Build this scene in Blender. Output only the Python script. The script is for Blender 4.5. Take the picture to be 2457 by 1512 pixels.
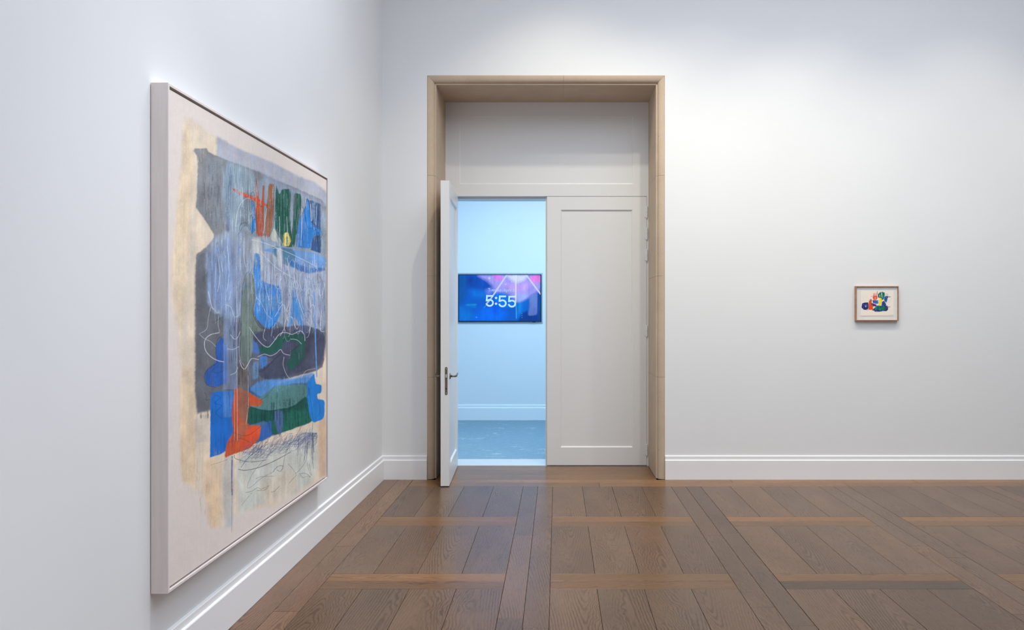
import bpy, bmesh, math, random
import numpy as np
from mathutils import Vector, Matrix

for o in list(bpy.data.objects):
    bpy.data.objects.remove(o, do_unlink=True)
SC = bpy.context.scene
COL = SC.collection

# ------------------------------------------------------------------ camera
W_PX, H_PX, F_PX = 2457.0, 1512.0, 1911.0
PX0, PY0, CAMH = 1337.0, 752.0, 1.55          # principal point in the photo, eye height
cam_d = bpy.data.cameras.new('camera')
cam = bpy.data.objects.new('camera', cam_d)
COL.objects.link(cam)
cam.location = (0, 0, CAMH)
cam.rotation_euler = (math.pi / 2, 0, 0)
cam_d.sensor_width = 36.0
cam_d.lens = 36.0 * F_PX / W_PX
cam_d.shift_x = (W_PX / 2 - PX0) / W_PX
cam_d.shift_y = (PY0 - H_PX / 2) / W_PX
cam_d.clip_start = 0.05
SC.camera = cam

# ------------------------------------------------------------------ light
vs = SC.view_settings
vs.view_transform = 'Standard'
vs.look = 'None'
vs.gamma = 1.0
vs.exposure = 0.0
vs.use_curve_mapping = False
world = bpy.data.worlds.new('world')
SC.world = world
world.use_nodes = True
world.node_tree.nodes['Background'].inputs[0].default_value = (0.75, 0.85, 1.0, 1)
world.node_tree.nodes['Background'].inputs[1].default_value = 0.05

def spot(name, loc, target, power, color, angle=100, blend=0.9, size=0.05):
    d = bpy.data.lights.new(name, 'SPOT')
    d.energy = power; d.color = color
    d.spot_size = math.radians(angle); d.spot_blend = blend
    d.shadow_soft_size = size
    o = bpy.data.objects.new(name, d); COL.objects.link(o)
    o.location = loc
    o.rotation_euler = (Vector(target) - Vector(loc)).to_track_quat('-Z', 'Y').to_euler()
    return o

def area(name, loc, target, power, color, sx, sy):
    d = bpy.data.lights.new(name, 'AREA')
    d.shape = 'RECTANGLE'; d.size = sx; d.size_y = sy
    d.energy = power; d.color = color
    o = bpy.data.objects.new(name, d); COL.objects.link(o)
    o.location = loc
    o.rotation_euler = (Vector(target) - Vector(loc)).to_track_quat('-Z', 'Y').to_euler()
    return o

WARM = (1.0, 0.92, 0.71)
COOL = (0.93, 0.955, 1.0)
# ceiling track along the back wall
for x, y, pw, an in ((0.06, 5.94, 155, 93), (1.2, 5.57, 150, 90), (2.35, 5.94, 132, 80), (3.75, 5.94, 105, 80), (5.3, 5.94, 85, 80)):
    spot('back_track_spot', (x, y, 5.3), (x + 0.05, 7.30, 0.3), pw, WARM, an, 1.0, 0.045)
# ceiling track along the left wall: tight heads for the picture
for y, pw in ((0.9, 360), (3.25, 360), (5.4, 320)):
    spot('left_track_spot', (-0.12, y, 5.3), (-0.87, y, 0.0), pw, COOL, 52, 1.0, 0.05)
for y, pw in ((2.1, 40), (4.6, 45)):  # wide fill added to lift the wall above the tight cones
    spot('left_fill_spot', (-0.12, y, 5.3), (-1.5, y, 1.0), pw, COOL, 110, 1.0, 0.12)
# soft overhead fill added for the big room, no fixture seen there
area('ceiling_fill', (2.1, 3.0, 5.40), (2.1, 3.0, 0), 300, (0.785, 0.87, 1.0), 5.5, 6.0)
# hall behind the doorway: cool blue-white ceiling lights
area('hall_ceiling_light', (-0.3, 9.35, 3.75), (-0.3, 9.2, 0), 138, (0.42, 0.70, 1.0), 2.6, 1.4)
spot('hall_spot', (0.2, 10.2, 3.7), (0.0, 11.57, 2.5), 8, (1.0, 0.65, 0.5), 100, 1.0, 0.1)

# ------------------------------------------------------------------ helpers
def s2l(c):
    out = []
    for v in c:
        v = v / 255.0
        out.append(v / 12.92 if v <= 0.04045 else ((v + 0.055) / 1.055) ** 2.4)
    return out

def link(name, me, mat=None, parent=None, loc=None):
    o = bpy.data.objects.new(name, me)
    COL.objects.link(o)
    if mat is not None and me is not None and len(me.materials) == 0:
        me.materials.append(mat)
    if parent is not None:
        o.parent = parent
    if loc is not None:
        o.location = loc
    return o

def empty(name, loc=(0, 0, 0)):
    o = bpy.data.objects.new(name, None)
    COL.objects.link(o); o.location = loc
    return o

def tag(o, label=None, cat=None, group=None, kind=None):
    if label: o['label'] = label
    if cat: o['category'] = cat
    if group: o['group'] = group
    if kind: o['kind'] = kind
    return o

def mesh_from(verts, faces, name='mesh'):
    me = bpy.data.meshes.new(name)
    me.from_pydata([tuple(v) for v in verts], [], faces)
    me.update()
    return me

def bm_box(bm, x0, x1, y0, y1, z0, z1):
    vs_ = [bm.verts.new(p) for p in ((x0, y0, z0), (x1, y0, z0), (x1, y1, z0), (x0, y1, z0),
                                     (x0, y0, z1), (x1, y0, z1), (x1, y1, z1), (x0, y1, z1))]
    for f in ((0, 3, 2, 1), (4, 5, 6, 7), (0, 1, 5, 4), (1, 2, 6, 5), (2, 3, 7, 6), (3, 0, 4, 7)):
        bm.faces.new([vs_[i] for i in f])

def bm_to_mesh(bm, name='mesh'):
    bmesh.ops.recalc_face_normals(bm, faces=bm.faces[:])
    me = bpy.data.meshes.new(name)
    bm.to_mesh(me); bm.free()
    return me

def box_mesh(x0, x1, y0, y1, z0, z1, bevel=0.0, seg=1):
    bm = bmesh.new()
    bm_box(bm, x0, x1, y0, y1, z0, z1)
    if bevel > 0:
        bmesh.ops.bevel(bm, geom=bm.edges[:], offset=bevel, segments=seg, affect='EDGES', profile=0.5)
    return bm_to_mesh(bm)

def boxes_mesh(lst, bevel=0.0):
    bm = bmesh.new()
    for b in lst:
        bm_box(bm, *b)
    if bevel > 0:
        bmesh.ops.bevel(bm, geom=bm.edges[:], offset=bevel, segments=1, affect='EDGES', profile=0.5)
    return bm_to_mesh(bm)

def loft_mesh(profile_a, profile_b):
    """closed profile loop a to closed profile loop b, capped"""
    n = len(profile_a)
    verts = list(profile_a) + list(profile_b)
    faces = [(i, (i + 1) % n, n + (i + 1) % n, n + i) for i in range(n)]
    bm = bmesh.new()
    bv = [bm.verts.new(v) for v in verts]
    for f in faces:
        bm.faces.new([bv[i] for i in f])
    bm.faces.new(bv[:n][::-1]); bm.faces.new(bv[n:])
    return bm_to_mesh(bm)

def tube_mesh(pts, radii, seg=12):
    bm = bmesh.new()
    rings = []
    for i, p in enumerate(pts):
        p = Vector(p)
        a = Vector(pts[max(i - 1, 0)]); b = Vector(pts[min(i + 1, len(pts) - 1)])
        t = (b - a).normalized()
        up = Vector((0, 0, 1)) if abs(t.z) < 0.9 else Vector((1, 0, 0))
        u = t.cross(up).normalized(); v = t.cross(u).normalized()
        r = radii[i]
        rings.append([bm.verts.new(p + u * (r[0] * math.cos(k * 2 * math.pi / seg)) + v * (r[1] * math.sin(k * 2 * math.pi / seg))) for k in range(seg)])
    for i in range(len(rings) - 1):
        for k in range(seg):
            bm.faces.new((rings[i][k], rings[i][(k + 1) % seg], rings[i + 1][(k + 1) % seg], rings[i + 1][k]))
    bm.faces.new(rings[0][::-1]); bm.faces.new(rings[-1])
    me = bm_to_mesh(bm)
    me.polygons.foreach_set('use_smooth', [len(p.vertices) == 4 for p in me.polygons])
    return me

# ------------------------------------------------------------------ materials
class NT:
    def __init__(self, name):
        self.mat = bpy.data.materials.new(name)
        self.mat.use_nodes = True
        self.t = self.mat.node_tree
        self.bsdf = self.t.nodes['Principled BSDF']
    def n(self, typ, **kw):
        nd = self.t.nodes.new(typ)
        for k, v in kw.items():
            setattr(nd, k, v)
        return nd
    def l(self, a, b):
        self.t.links.new(a, b)
    def val(self, sock, v):
        if hasattr(v, 'links'):
            self.l(v, sock)
        else:
            sock.default_value = v
    def math(self, op, a, b=None, c=None, clamp=False):
        nd = self.n('ShaderNodeMath', operation=op, use_clamp=clamp)
        self.val(nd.inputs[0], a)
        if b is not None: self.val(nd.inputs[1], b)
        if c is not None: self.val(nd.inputs[2], c)
        return nd.outputs[0]
    def mix(self, fac, a, b, mode='MIX'):
        nd = self.n('ShaderNodeMix', data_type='RGBA', blend_type=mode)
        self.val(nd.inputs[0], fac); self.val(nd.inputs[6], a); self.val(nd.inputs[7], b)
        return nd.outputs[2]
    def noise(self, vec, scale, detail=3, rough=0.5):
        nd = self.n('ShaderNodeTexNoise')
        if vec is not None: self.l(vec, nd.inputs['Vector'])
        nd.inputs['Scale'].default_value = scale
        nd.inputs['Detail'].default_value = detail
        nd.inputs['Roughness'].default_value = rough
        return nd.outputs['Fac']
    def ramp(self, fac, stops):
        nd = self.n('ShaderNodeValToRGB')
        self.l(fac, nd.inputs[0])
        cr = nd.color_ramp
        while len(cr.elements) < len(stops):
            cr.elements.new(0.5)
        for e, (p, c) in zip(cr.elements, stops):
            e.position = p; e.color = (*c, 1) if len(c) == 3 else c
        return nd.outputs[0]
    def scaled(self, vec, s):
        nd = self.n('ShaderNodeVectorMath', operation='MULTIPLY')
        self.l(vec, nd.inputs[0]); nd.inputs[1].default_value = s
        return nd.outputs[0]
    def bump(self, height, strength, dist=0.002):
        nd = self.n('ShaderNodeBump')
        nd.inputs['Strength'].default_value = strength
        nd.inputs['Distance'].default_value = dist
        self.l(height, nd.inputs['Height'])
        self.l(nd.outputs[0], self.bsdf.inputs['Normal'])

def mat_plain(name, col, rough=0.5, metal=0.0, spec=0.5, noise_amt=0.03, noise_scale=6.0, bump=0.0):
    m = NT(name)
    tc = m.n('ShaderNodeTexCoord').outputs['Object']
    nz = m.noise(tc, noise_scale, 4)
    a = tuple(c * (1 - noise_amt) for c in col); b = tuple(min(1, c * (1 + noise_amt)) for c in col)
    m.l(m.ramp(nz, [(0.3, a), (0.7, b)]), m.bsdf.inputs['Base Color'])
    m.bsdf.inputs['Roughness'].default_value = rough
    m.bsdf.inputs['Metallic'].default_value = metal
    m.bsdf.inputs['Specular IOR Level'].default_value = spec
    if bump:
        m.bump(m.noise(tc, noise_scale * 40, 2), bump, 0.0005)
    return m.mat

M_WALL = mat_plain('wall_paint', (0.83, 0.83, 0.825), 0.75, 0, 0.25, 0.008, 1.5, 0.15)
M_CEIL = mat_plain('ceiling_paint', (0.82, 0.82, 0.82), 0.85, 0, 0.2, 0.01, 1.5)
M_TRIM = mat_plain('trim_gloss_paint', (0.90, 0.895, 0.895), 0.38, 0, 0.45, 0.006, 2.0)
M_DOOR = mat_plain('door_paint', (0.80, 0.795, 0.785), 0.35, 0, 0.45, 0.006, 2.0)
M_BRONZE = mat_plain('aged_bronze', (0.22, 0.18, 0.145), 0.42, 0.75, 0.5, 0.15, 60)
M_DARK = mat_plain('dark_gap', (0.03, 0.024, 0.02), 0.8, 0, 0.2, 0.1, 8)
M_BLACK = mat_plain('screen_bezel_black', (0.006, 0.018, 0.035), 0.35, 0, 0.4, 0.05, 8)
M_STEEL = mat_plain('brushed_steel_trim', (0.50, 0.55, 0.60), 0.35, 0.3, 0.5, 0.05, 30)
M_MARBLE_W = mat_plain('pale_threshold_marble', (0.60, 0.58, 0.55), 0.3, 0, 0.5, 0.03, 7)
M_MAT = mat_plain('mat_board', (0.80, 0.79, 0.755), 0.8, 0, 0.2, 0.02, 30)

def mat_limestone():
    m = NT('limestone')
    tc = m.n('ShaderNodeTexCoord').outputs['Object']
    big = m.noise(tc, 4.0, 5, 0.6)
    fine = m.noise(tc, 160.0, 3, 0.7)
    c = m.ramp(big, [(0.3, (0.53, 0.40, 0.285)), (0.7, (0.63, 0.495, 0.365))])
    c = m.mix(0.35, c, m.ramp(fine, [(0.3, (0.44, 0.335, 0.245)), (0.7, (0.69, 0.545, 0.405))]))
    vo = m.n('ShaderNodeTexVoronoi'); vo.inputs['Scale'].default_value = 18.0
    m.l(tc, vo.inputs['Vector'])
    pit = m.math('LESS_THAN', vo.outputs['Distance'], 0.055)
    keep = m.math('GREATER_THAN', m.noise(tc, 7.0, 2), 0.53)
    pit = m.math('MULTIPLY', pit, keep)
    c = m.mix(pit, c, (0.12, 0.085, 0.06, 1))
    m.l(c, m.bsdf.inputs['Base Color'])
    m.bsdf.inputs['Roughness'].default_value = 0.62
    m.bsdf.inputs['Specular IOR Level'].default_value = 0.3
    h = m.math('SUBTRACT', fine, pit)
    m.bump(h, 0.12, 0.001)
    return m.mat
M_STONE = mat_limestone()

def mat_oak():
    m = NT('fumed_oak')
    tc = m.n('ShaderNodeTexCoord').outputs['Object']
    info = m.n('ShaderNodeObjectInfo')
    rnd = info.outputs['Random']
    wn = m.n('ShaderNodeTexWhiteNoise', noise_dimensions='1D')
    m.l(rnd, wn.inputs['W'])
    off = m.n('ShaderNodeVectorMath', operation='SCALE')
    m.l(wn.outputs['Color'], off.inputs[0]); off.inputs['Scale'].default_value = 40.0
    add = m.n('ShaderNodeVectorMath', operation='ADD')
    m.l(tc, add.inputs[0]); m.l(off.outputs[0], add.inputs[1])
    p = add.outputs[0]
    sep0 = m.n('ShaderNodeSeparateXYZ'); m.l(tc, sep0.inputs[0])
    x, y = sep0.outputs[0], sep0.outputs[1]
    sepr = m.n('ShaderNodeSeparateColor'); m.l(wn.outputs['Color'], sepr.inputs[0])
    r1, r2, r3 = sepr.outputs[0], sepr.outputs[1], sepr.outputs[2]
    # heart of the board wanders from the middle; wobble slow along, quicker across
    wob = m.noise(m.scaled(p, (2.6, 5.0, 1.0)), 1.0, 3, 0.55)
    wob = m.math('SUBTRACT', wob, 0.5)
    wob2 = m.math('SUBTRACT', m.noise(m.scaled(p, (7.0, 16.0, 1.0)), 1.0, 3, 0.5), 0.5)
    yc = m.math('ADD', y, m.math('MULTIPLY', m.math('SUBTRACT', r1, 0.5), 0.17))
    yc = m.math('ADD', yc, m.math('MULTIPLY', wob, 0.10))
    sgn = m.math('SUBTRACT', m.math('MULTIPLY', m.math('GREATER_THAN', r2, 0.5), 2.0), 1.0)
    tilt = m.math('MULTIPLY', sgn, m.math('MULTIPLY_ADD', r3, 0.10, 0.03))
    rr = m.math('SQRT', m.math('ADD', m.math('MULTIPLY', yc, yc), 0.0005))
    ring = m.math('ADD', rr, m.math('MULTIPLY', x, tilt))
    ring = m.math('ADD', ring, m.math('MULTIPLY', wob, 0.075))
    ring = m.math('ADD', ring, m.math('MULTIPLY', wob2, 0.010))
    fr = m.math('FRACT', m.math('MULTIPLY', ring, 66.0))
    tri = m.math('ABSOLUTE', m.math('SUBTRACT', fr, 0.5))       # 0 at line, .5 between
    line = m.ramp(tri, [(0.0, (1, 1, 1)), (0.10, (0.75, 0.75, 0.75)), (0.30, (0, 0, 0))])
    patch = m.ramp(m.noise(m.scaled(p, (1.6, 5.0, 1.0)), 1.0, 2), [(0.35, (0.2, 0.2, 0.2)), (0.62, (1, 1, 1))])
    pores = m.noise(m.scaled(p, (14.0, 420.0, 1.0)), 1.0, 2, 0.6)
    tone = m.noise(m.scaled(p, (1.5, 4.0, 1.0)), 1.0, 2)
    base = info.outputs['Color']
    c = m.mix(1.0, base, m.ramp(tone, [(0.25, (0.84, 0.83, 0.82)), (0.75, (1.12, 1.10, 1.07))]), 'MULTIPLY')
    c = m.mix(1.0, c, m.ramp(pores, [(0.35, (0.85, 0.84, 0.83)), (0.6, (1.06, 1.06, 1.06))]), 'MULTIPLY')
    lf = m.math('MULTIPLY', line, m.math('MULTIPLY', patch, 0.80))
    c = m.mix(lf, c, m.mix(1.0, c, (0.42, 0.37, 0.33, 1), 'MULTIPLY'))
    m.l(c, m.bsdf.inputs['Base Color'])
    rough = m.math('MULTIPLY_ADD', pores, 0.12, 0.23)
    m.l(rough, m.bsdf.inputs['Roughness'])
    m.bsdf.inputs['Specular IOR Level'].default_value = 0.30
    h = m.math('SUBTRACT', m.math('MULTIPLY', pores, 0.5), lf)
    m.bump(h, 0.12, 0.0008)
    return m.mat
M_OAK = mat_oak()

def mat_hall_floor():
    m = NT('veined_grey_stone')
    tc = m.n('ShaderNodeTexCoord').outputs['Object']
    n1 = m.noise(m.scaled(tc, (3.0, 7.0, 1.0)), 4.0, 6, 0.75)
    c = m.ramp(n1, [(0.3, (0.15, 0.24, 0.29)), (0.7, (0.23, 0.34, 0.40))])
    w = m.n('ShaderNodeTexNoise'); w.inputs['Scale'].default_value = 3.0; w.inputs['Detail'].default_value = 5
    m.l(m.scaled(tc, (1.0, 2.2, 1.0)), w.inputs['Vector'])
    v = m.math('ABSOLUTE', m.math('SUBTRACT', w.outputs['Fac'], 0.5))
    gate = m.ramp(m.noise(tc, 3.5, 2), [(0.54, (0, 0, 0)), (0.64, (1, 1, 1))])
    vein = m.math('MULTIPLY', m.ramp(v, [(0.0, (1, 1, 1)), (0.012, (0, 0, 0))]), gate)
    c = m.mix(m.math('MULTIPLY', vein, 0.7), c, (0.75, 0.8, 0.82, 1))
    sp = m.ramp(m.noise(m.scaled(tc, (1, 2, 1)), 60.0, 3, 0.7), [(0.56, (0, 0, 0)), (0.68, (1, 1, 1))])
    c = m.mix(m.math('MULTIPLY', sp, 0.45), c, (0.6, 0.68, 0.7, 1))
    m.l(c, m.bsdf.inputs['Base Color'])
    m.bsdf.inputs['Roughness'].default_value = 0.5
    m.bsdf.inputs['Specular IOR Level'].default_value = 0.3
    return m.mat
M_HALLF = mat_hall_floor()

def mat_wood(name, ca, cb, along=(3, 3, 60), rough=0.5):
    m = NT(name)
    tc = m.n('ShaderNodeTexCoord').outputs['Object']
    n1 = m.noise(m.scaled(tc, along), 1.0, 4, 0.6)
    m.l(m.ramp(n1, [(0.3, ca), (0.7, cb)]), m.bsdf.inputs['Base Color'])
    m.bsdf.inputs['Roughness'].default_value = rough
    m.bsdf.inputs['Specular IOR Level'].default_value = 0.35
    return m.mat
M_FRAME = mat_wood('whitewashed_maple', (0.80, 0.71, 0.67), (0.87, 0.785, 0.745), (40, 40, 3))
M_FRAME2 = mat_wood('cherry_wood', (0.36, 0.17, 0.085), (0.50, 0.26, 0.14), (30, 30, 30), 0.4)

def mat_vcol(name, rough=0.7, emit=0.0, weave=0.0):
    m = NT(name)
    at = m.n('ShaderNodeAttribute'); at.attribute_name = 'paint'
    if emit > 0:
        m.bsdf.inputs['Base Color'].default_value = (0.01, 0.01, 0.012, 1)
        m.l(at.outputs['Color'], m.bsdf.inputs['Emission Color'])
        m.bsdf.inputs['Emission Strength'].default_value = emit
        rough = 0.5
    else:
        m.l(at.outputs['Color'], m.bsdf.inputs['Base Color'])
    m.bsdf.inputs['Roughness'].default_value = rough
    m.bsdf.inputs['Specular IOR Level'].default_value = 0.25 if emit == 0 else 0.05
    if weave:
        tc = m.n('ShaderNodeTexCoord').outputs['Object']
        m.bump(m.noise(tc, 220.0, 2), weave, 0.0008)
    return m.mat
M_CANVAS = mat_vcol('painted_canvas', 0.75, 0, 0.2)
M_PAPER = mat_vcol('painted_paper', 0.8)
M_SCREEN = mat_vcol('lit_screen', 0.25, 1.0)

def mat_emit(name, col, strength=1.0):
    m = NT(name)
    m.bsdf.inputs['Base Color'].default_value = (0, 0, 0, 1)
    m.bsdf.inputs['Emission Color'].default_value = (*col, 1)
    m.bsdf.inputs['Emission Strength'].default_value = strength
    return m.mat

# ------------------------------------------------------------------ room shell
XL, YB, ZC = -1.636, 7.44, 5.45         # left wall, back wall, ceiling
XR, YF = 6.6, -3.0                     # right wall, wall behind the camera
YD, YH = 8.09, 8.46                    # door plane, hall side of the thick wall
OX0, OX1, OZ = -1.212, 1.003, 3.771    # outer edges of the stone surround
SW = 0.076                             # width of the stone face
IX0, IX1, IZ = OX0 + SW, OX1 - SW, OZ - SW
DZ = 2.74                              # door head
HX0, HX1, HYB, HZ = -3.2, 2.6, 11.57, 3.9   # the hall beyond

def struct(name, me, mat, parent=None):
    o = link(name, me, mat, parent)
    if parent is None:
        o['kind'] = 'structure'
    return o

struct('wall_left', box_mesh(XL - 0.2, XL, YF - 0.2, YB + 0.3, -0.05, ZC), M_WALL)
g = 0.002
struct('wall_back', boxes_mesh([
    (XL, OX0 - g, YB, YH, -0.05, ZC),
    (OX1 + g, XR, YB, YH, -0.05, ZC),
    (OX0 - g, OX1 + g, YB, YD - 0.0, OZ + g, ZC),
    (OX0 - g, OX1 + g, YD + 0.052, YH, DZ, ZC),
    (OX0 - g, OX1 + g, YD, YD + 0.052, OZ + g, ZC),
    (OX0 - g, IX0 + 0.02, YD + 0.06, YH, -0.05, DZ),
    (IX1 - 0.02, OX1 + g, YD + 0.06, YH, -0.05, DZ),
]), M_WALL)
struct('wall_right', box_mesh(XR, XR + 0.2, YF - 0.2, YH, -0.05, ZC), M_WALL)
struct('wall_front', box_mesh(XL - 0.2, XR + 0.2, YF - 0.2, YF, -0.05, ZC), M_WALL)
struct('ceiling', box_mesh(XL - 0.2, XR + 0.2, YF - 0.2, YH, ZC, ZC + 0.15), M_CEIL)
struct('wall_hall_back', box_mesh(HX0 - 0.2, HX1 + 0.2, HYB, HYB + 0.2, -0.05, HZ), M_WALL)
struct('wall_hall_left', box_mesh(HX0 - 0.2, HX0, YH, HYB, -0.05, HZ), M_WALL)
struct('wall_hall_right', box_mesh(HX1, HX1 + 0.2, YH, HYB, -0.05, HZ), M_WALL)
struct('ceiling_hall', box_mesh(HX0 - 0.2, HX1 + 0.2, YH, HYB + 0.2, HZ, HZ + 0.1), M_CEIL)
struct('floor_hall', box_mesh(HX0 - 0.2, HX1 + 0.2, YH, HYB + 0.2, -0.06, 0.0), M_HALLF)
th = struct('trim_3', box_mesh(OX0, OX1, YD + 0.012, YH, -0.05, 0.002, 0.001), M_MARBLE_W)
th['label'] = 'pale stone threshold slab in the doorway'

# baseboards: tall flat board with a thinner top member, each with a small sloped top
def baseboard(name, p0, p1, inward, mitre0=0.0, mitre1=0.0, mat=M_TRIM):
    prof = [(0, 0.0), (0.024, 0.0), (0.024, 0.176), (0.0225, 0.180), (0.013, 0.1845), (0.013, 0.214),
            (0.0115, 0.218), (0.0, 0.2225)]
    p0 = Vector(p0); p1 = Vector(p1); d = (p1 - p0).normalized(); n = Vector(inward)
    a = [p0 + n * w + Vector((0, 0, h)) + d * (mitre0 * w) for w, h in prof]
    b = [p1 + n * w + Vector((0, 0, h)) + d * (mitre1 * w) for w, h in prof]
    return struct(name, loft_mesh(a, b), mat)
baseboard('baseboard_left', (XL, YF, 0), (XL, YB, 0), (1, 0, 0), 0, -1)
baseboard('baseboard_back_left', (XL, YB, 0), (OX0 - 0.003, YB, 0), (0, -1, 0), 1, 0)
baseboard('baseboard_back_right', (OX1 + 0.003, YB, 0), (XR, YB, 0), (0, -1, 0), 0, 0)
baseboard('baseboard_hall', (HX0, HYB, 0), (HX1, HYB, 0), (0, -1, 0), 0, 0)

# ------------------------------------------------------------------ stone door surround
arch = empty('trim_1', ((OX0 + OX1) / 2, YB, 0)); arch['kind'] = 'structure'
arch['label'] = 'beige limestone door surround with rounded edge'
PROF = [(0.0, YH - YB - 0.40)]
PROF += [(0.0, 0.004)]
for k in range(0, 19):
    t = math.radians(90 * k / 18)
    PROF.append((0.060 * math.sin(t), -0.004 + 0.036 * (1 - math.cos(t))))
PROF += [(0.060, 0.038), (SW, 0.038), (SW, YD - YB)]
PROF[0] = (0.0, YD - YB)
bl = arch.location
def stone(a, b):
    a = [Vector(p) - bl for p in a]; b = [Vector(p) - bl for p in b]
    me = loft_mesh(a, b)
    return link('stone_block', me, M_STONE, arch)
zj = [0.0, 0.954, 1.90, 2.84]
for side in (0, 1):
    for i in range(4):
        z0 = zj[i] + (0.0008 if i else 0)
        def P(w, d, z):
            return ((OX0 + w) if side == 0 else (OX1 - w), YB + d, z)
        a = [P(w, d, z0) for w, d in PROF]
        b = [P(w, d, (zj[i + 1] - 0.0008) if i < 3 else OZ - w - 0.0006) for w, d in PROF]
        stone(a, b)
xm = 0.06
stone([(OX0 + w + 0.0006, YB + d, OZ - w) for w, d in PROF], [(xm - 0.0006, YB + d, OZ - w) for w, d in PROF])
stone([(xm + 0.0006, YB + d, OZ - w) for w, d in PROF], [(OX1 - w - 0.0006, YB + d, OZ - w) for w, d in PROF])

# ------------------------------------------------------------------ transom, door leaves
def panel_set(parent, w, z0, z1, T, ml, mr, mt, mb, rec, mat, prefix=''):
    """framed panel in local x 0..w, y 0..T : stiles, rails, recessed panel, beads on both faces"""
    a0, a1, b0, b1 = ml, w - mr, z0 + mb, z1 - mt
    bv = 0.0
    link('stile', box_mesh(0, a0, 0, T, z0, z1, bv), mat, parent)
    link('stile', box_mesh(a1, w, 0, T, z0, z1, bv), mat, parent)
    link('rail', box_mesh(a0, a1, 0, T, b1, z1, 0.0), mat, parent)
    link('rail', box_mesh(a0, a1, 0, T, z0, b0, 0.0), mat, parent)
    pn = link('panel', box_mesh(a0 - 0.0, a1 + 0.0, rec, T - rec, b0, b1), mat, parent)
    for face in (0, 1):
        yo = 0.0015 if face == 0 else T - 0.0015
        yi = rec if face == 0 else T - rec
        bw = 0.012
        c_out = [(a0, b0), (a1, b0), (a1, b1), (a0, b1)]
        c_in = [(a0 + bw, b0 + bw), (a1 - bw, b0 + bw), (a1 - bw, b1 - bw), (a0 + bw, b1 - bw)]
        for k in range(4):
            k2 = (k + 1) % 4
            o0, o1, i0, i1 = c_out[k], c_out[k2], c_in[k], c_in[k2]
            ym = yo + (yi - yo) * 0.55
            q = lambda c, f: (c[0][0] + (c[1][0] - c[0][0]) * f, c[0][1] + (c[1][1] - c[0][1]) * f)
            m0 = q((o0, i0), 0.55); m1 = q((o1, i1), 0.55)
            prof0 = [(o0[0], yo, o0[1]), (m0[0], ym - (0.002 if face == 0 else -0.002), m0[1]), (i0[0], yi, i0[1]), (o0[0], yi, o0[1])]
            prof1 = [(o1[0], yo, o1[1]), (m1[0], ym - (0.002 if face == 0 else -0.002), m1[1]), (i1[0], yi, i1[1]), (o1[0], yi, o1[1])]
            link('bead', loft_mesh(prof0, prof1), mat, pn)
    return pn

# transom over the doors
tr = empty('trim_2', (IX0, YD, DZ)); tr['kind'] = 'structure'
tr['label'] = 'white panelled transom above the double door'
panel_set(tr, IX1 - IX0, 0.0, IZ - DZ, 0.05, 0.142, 0.155, 0.142, 0.122, 0.008, M_DOOR)

# narrow painted jambs beside the leaves
jb = empty('trim_4', (0, YD, 0)); jb['kind'] = 'structure'
link('jamb', box_mesh(IX1 - 0.017, IX1, 0.0, 0.06, 0.0, DZ), M_DOOR, jb)
link('jamb', box_mesh(IX0, IX0 + 0.017, 0.0, 0.06, 0.0, DZ), M_DOOR, jb)
link('head_stop', box_mesh(IX0 + 0.017, IX1 - 0.017, 0.062, 0.09, DZ - 0.018, DZ), M_DOOR, jb)

T = 0.06
LW = 1.005
def hinge_mesh(z0, z1):
    n = (z0 + z1) / 2
    bm = bmesh.new()
    for a, b in ((z0, n - 0.001), (n + 0.001, z1)):
        res = bmesh.ops.create_cone(bm, cap_ends=True, segments=14, radius1=0.0095, radius2=0.0095, depth=b - a)
        bmesh.ops.translate(bm, verts=res['verts'], vec=(0, -0.004, (a + b) / 2))
    for z in (z0 - 0.003, z1 + 0.003):
        res = bmesh.ops.create_uvsphere(bm, u_segments=10, v_segments=6, radius=0.0085)
        bmesh.ops.translate(bm, verts=res['verts'], vec=(0, -0.004, z))
    bm_box(bm, -0.022, 0.0, 0.000, 0.003, z0, z1)
    return bm_to_mesh(bm)
HZS = ((2.524, 2.629), (2.305, 2.41), (2.087, 2.19), (1.32, 1.419), (0.11, 0.212))

# closed right leaf: local x runs from its meeting edge to its hinges
d2 = empty('door_2', (-0.1037, YD, 0.0)); d2['kind'] = 'structure'
d2['label'] = 'closed white panelled door leaf with painted hinges'
RW = IX1 - 0.019 - (-0.1037)
panel_set(d2, RW, 0.008, DZ - 0.004, T, 0.138, 0.142, 0.134, 0.180, 0.014, M_DOOR)
link('rebate_lip', box_mesh(-0.015, 0.0, T * 0.5, T, 0.008, DZ - 0.004, 0.001), M_DOOR, d2)
for z0, z1 in HZS:
    link('hinge', hinge_mesh(z0, z1), M_DOOR, d2, (RW + 0.001, -0.004, 0))

# open left leaf: local x from hinge to leading edge, swung into the room
d1 = empty('door_1', (-1.085, YD, 0.0)); d1['kind'] = 'structure'
d1['label'] = 'open white panelled door leaf with bronze lever handles'
d1.rotation_euler = (0, 0, -math.radians(87.4))
T1 = 0.076
panel_set(d1, 0.985, 0.008, DZ - 0.004, T1, 0.138, 0.138, 0.134, 0.180, 0.014, M_DOOR)
link('edge_rebate', box_mesh(0.985, 0.989, 0.0, T1 * 0.36, 0.008, DZ - 0.004, 0.001), M_DOOR, d1)
for z0, z1 in HZS:
    link('hinge', hinge_mesh(z0, z1), M_DOOR, d1, (-0.004, -0.004, 0))
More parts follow.
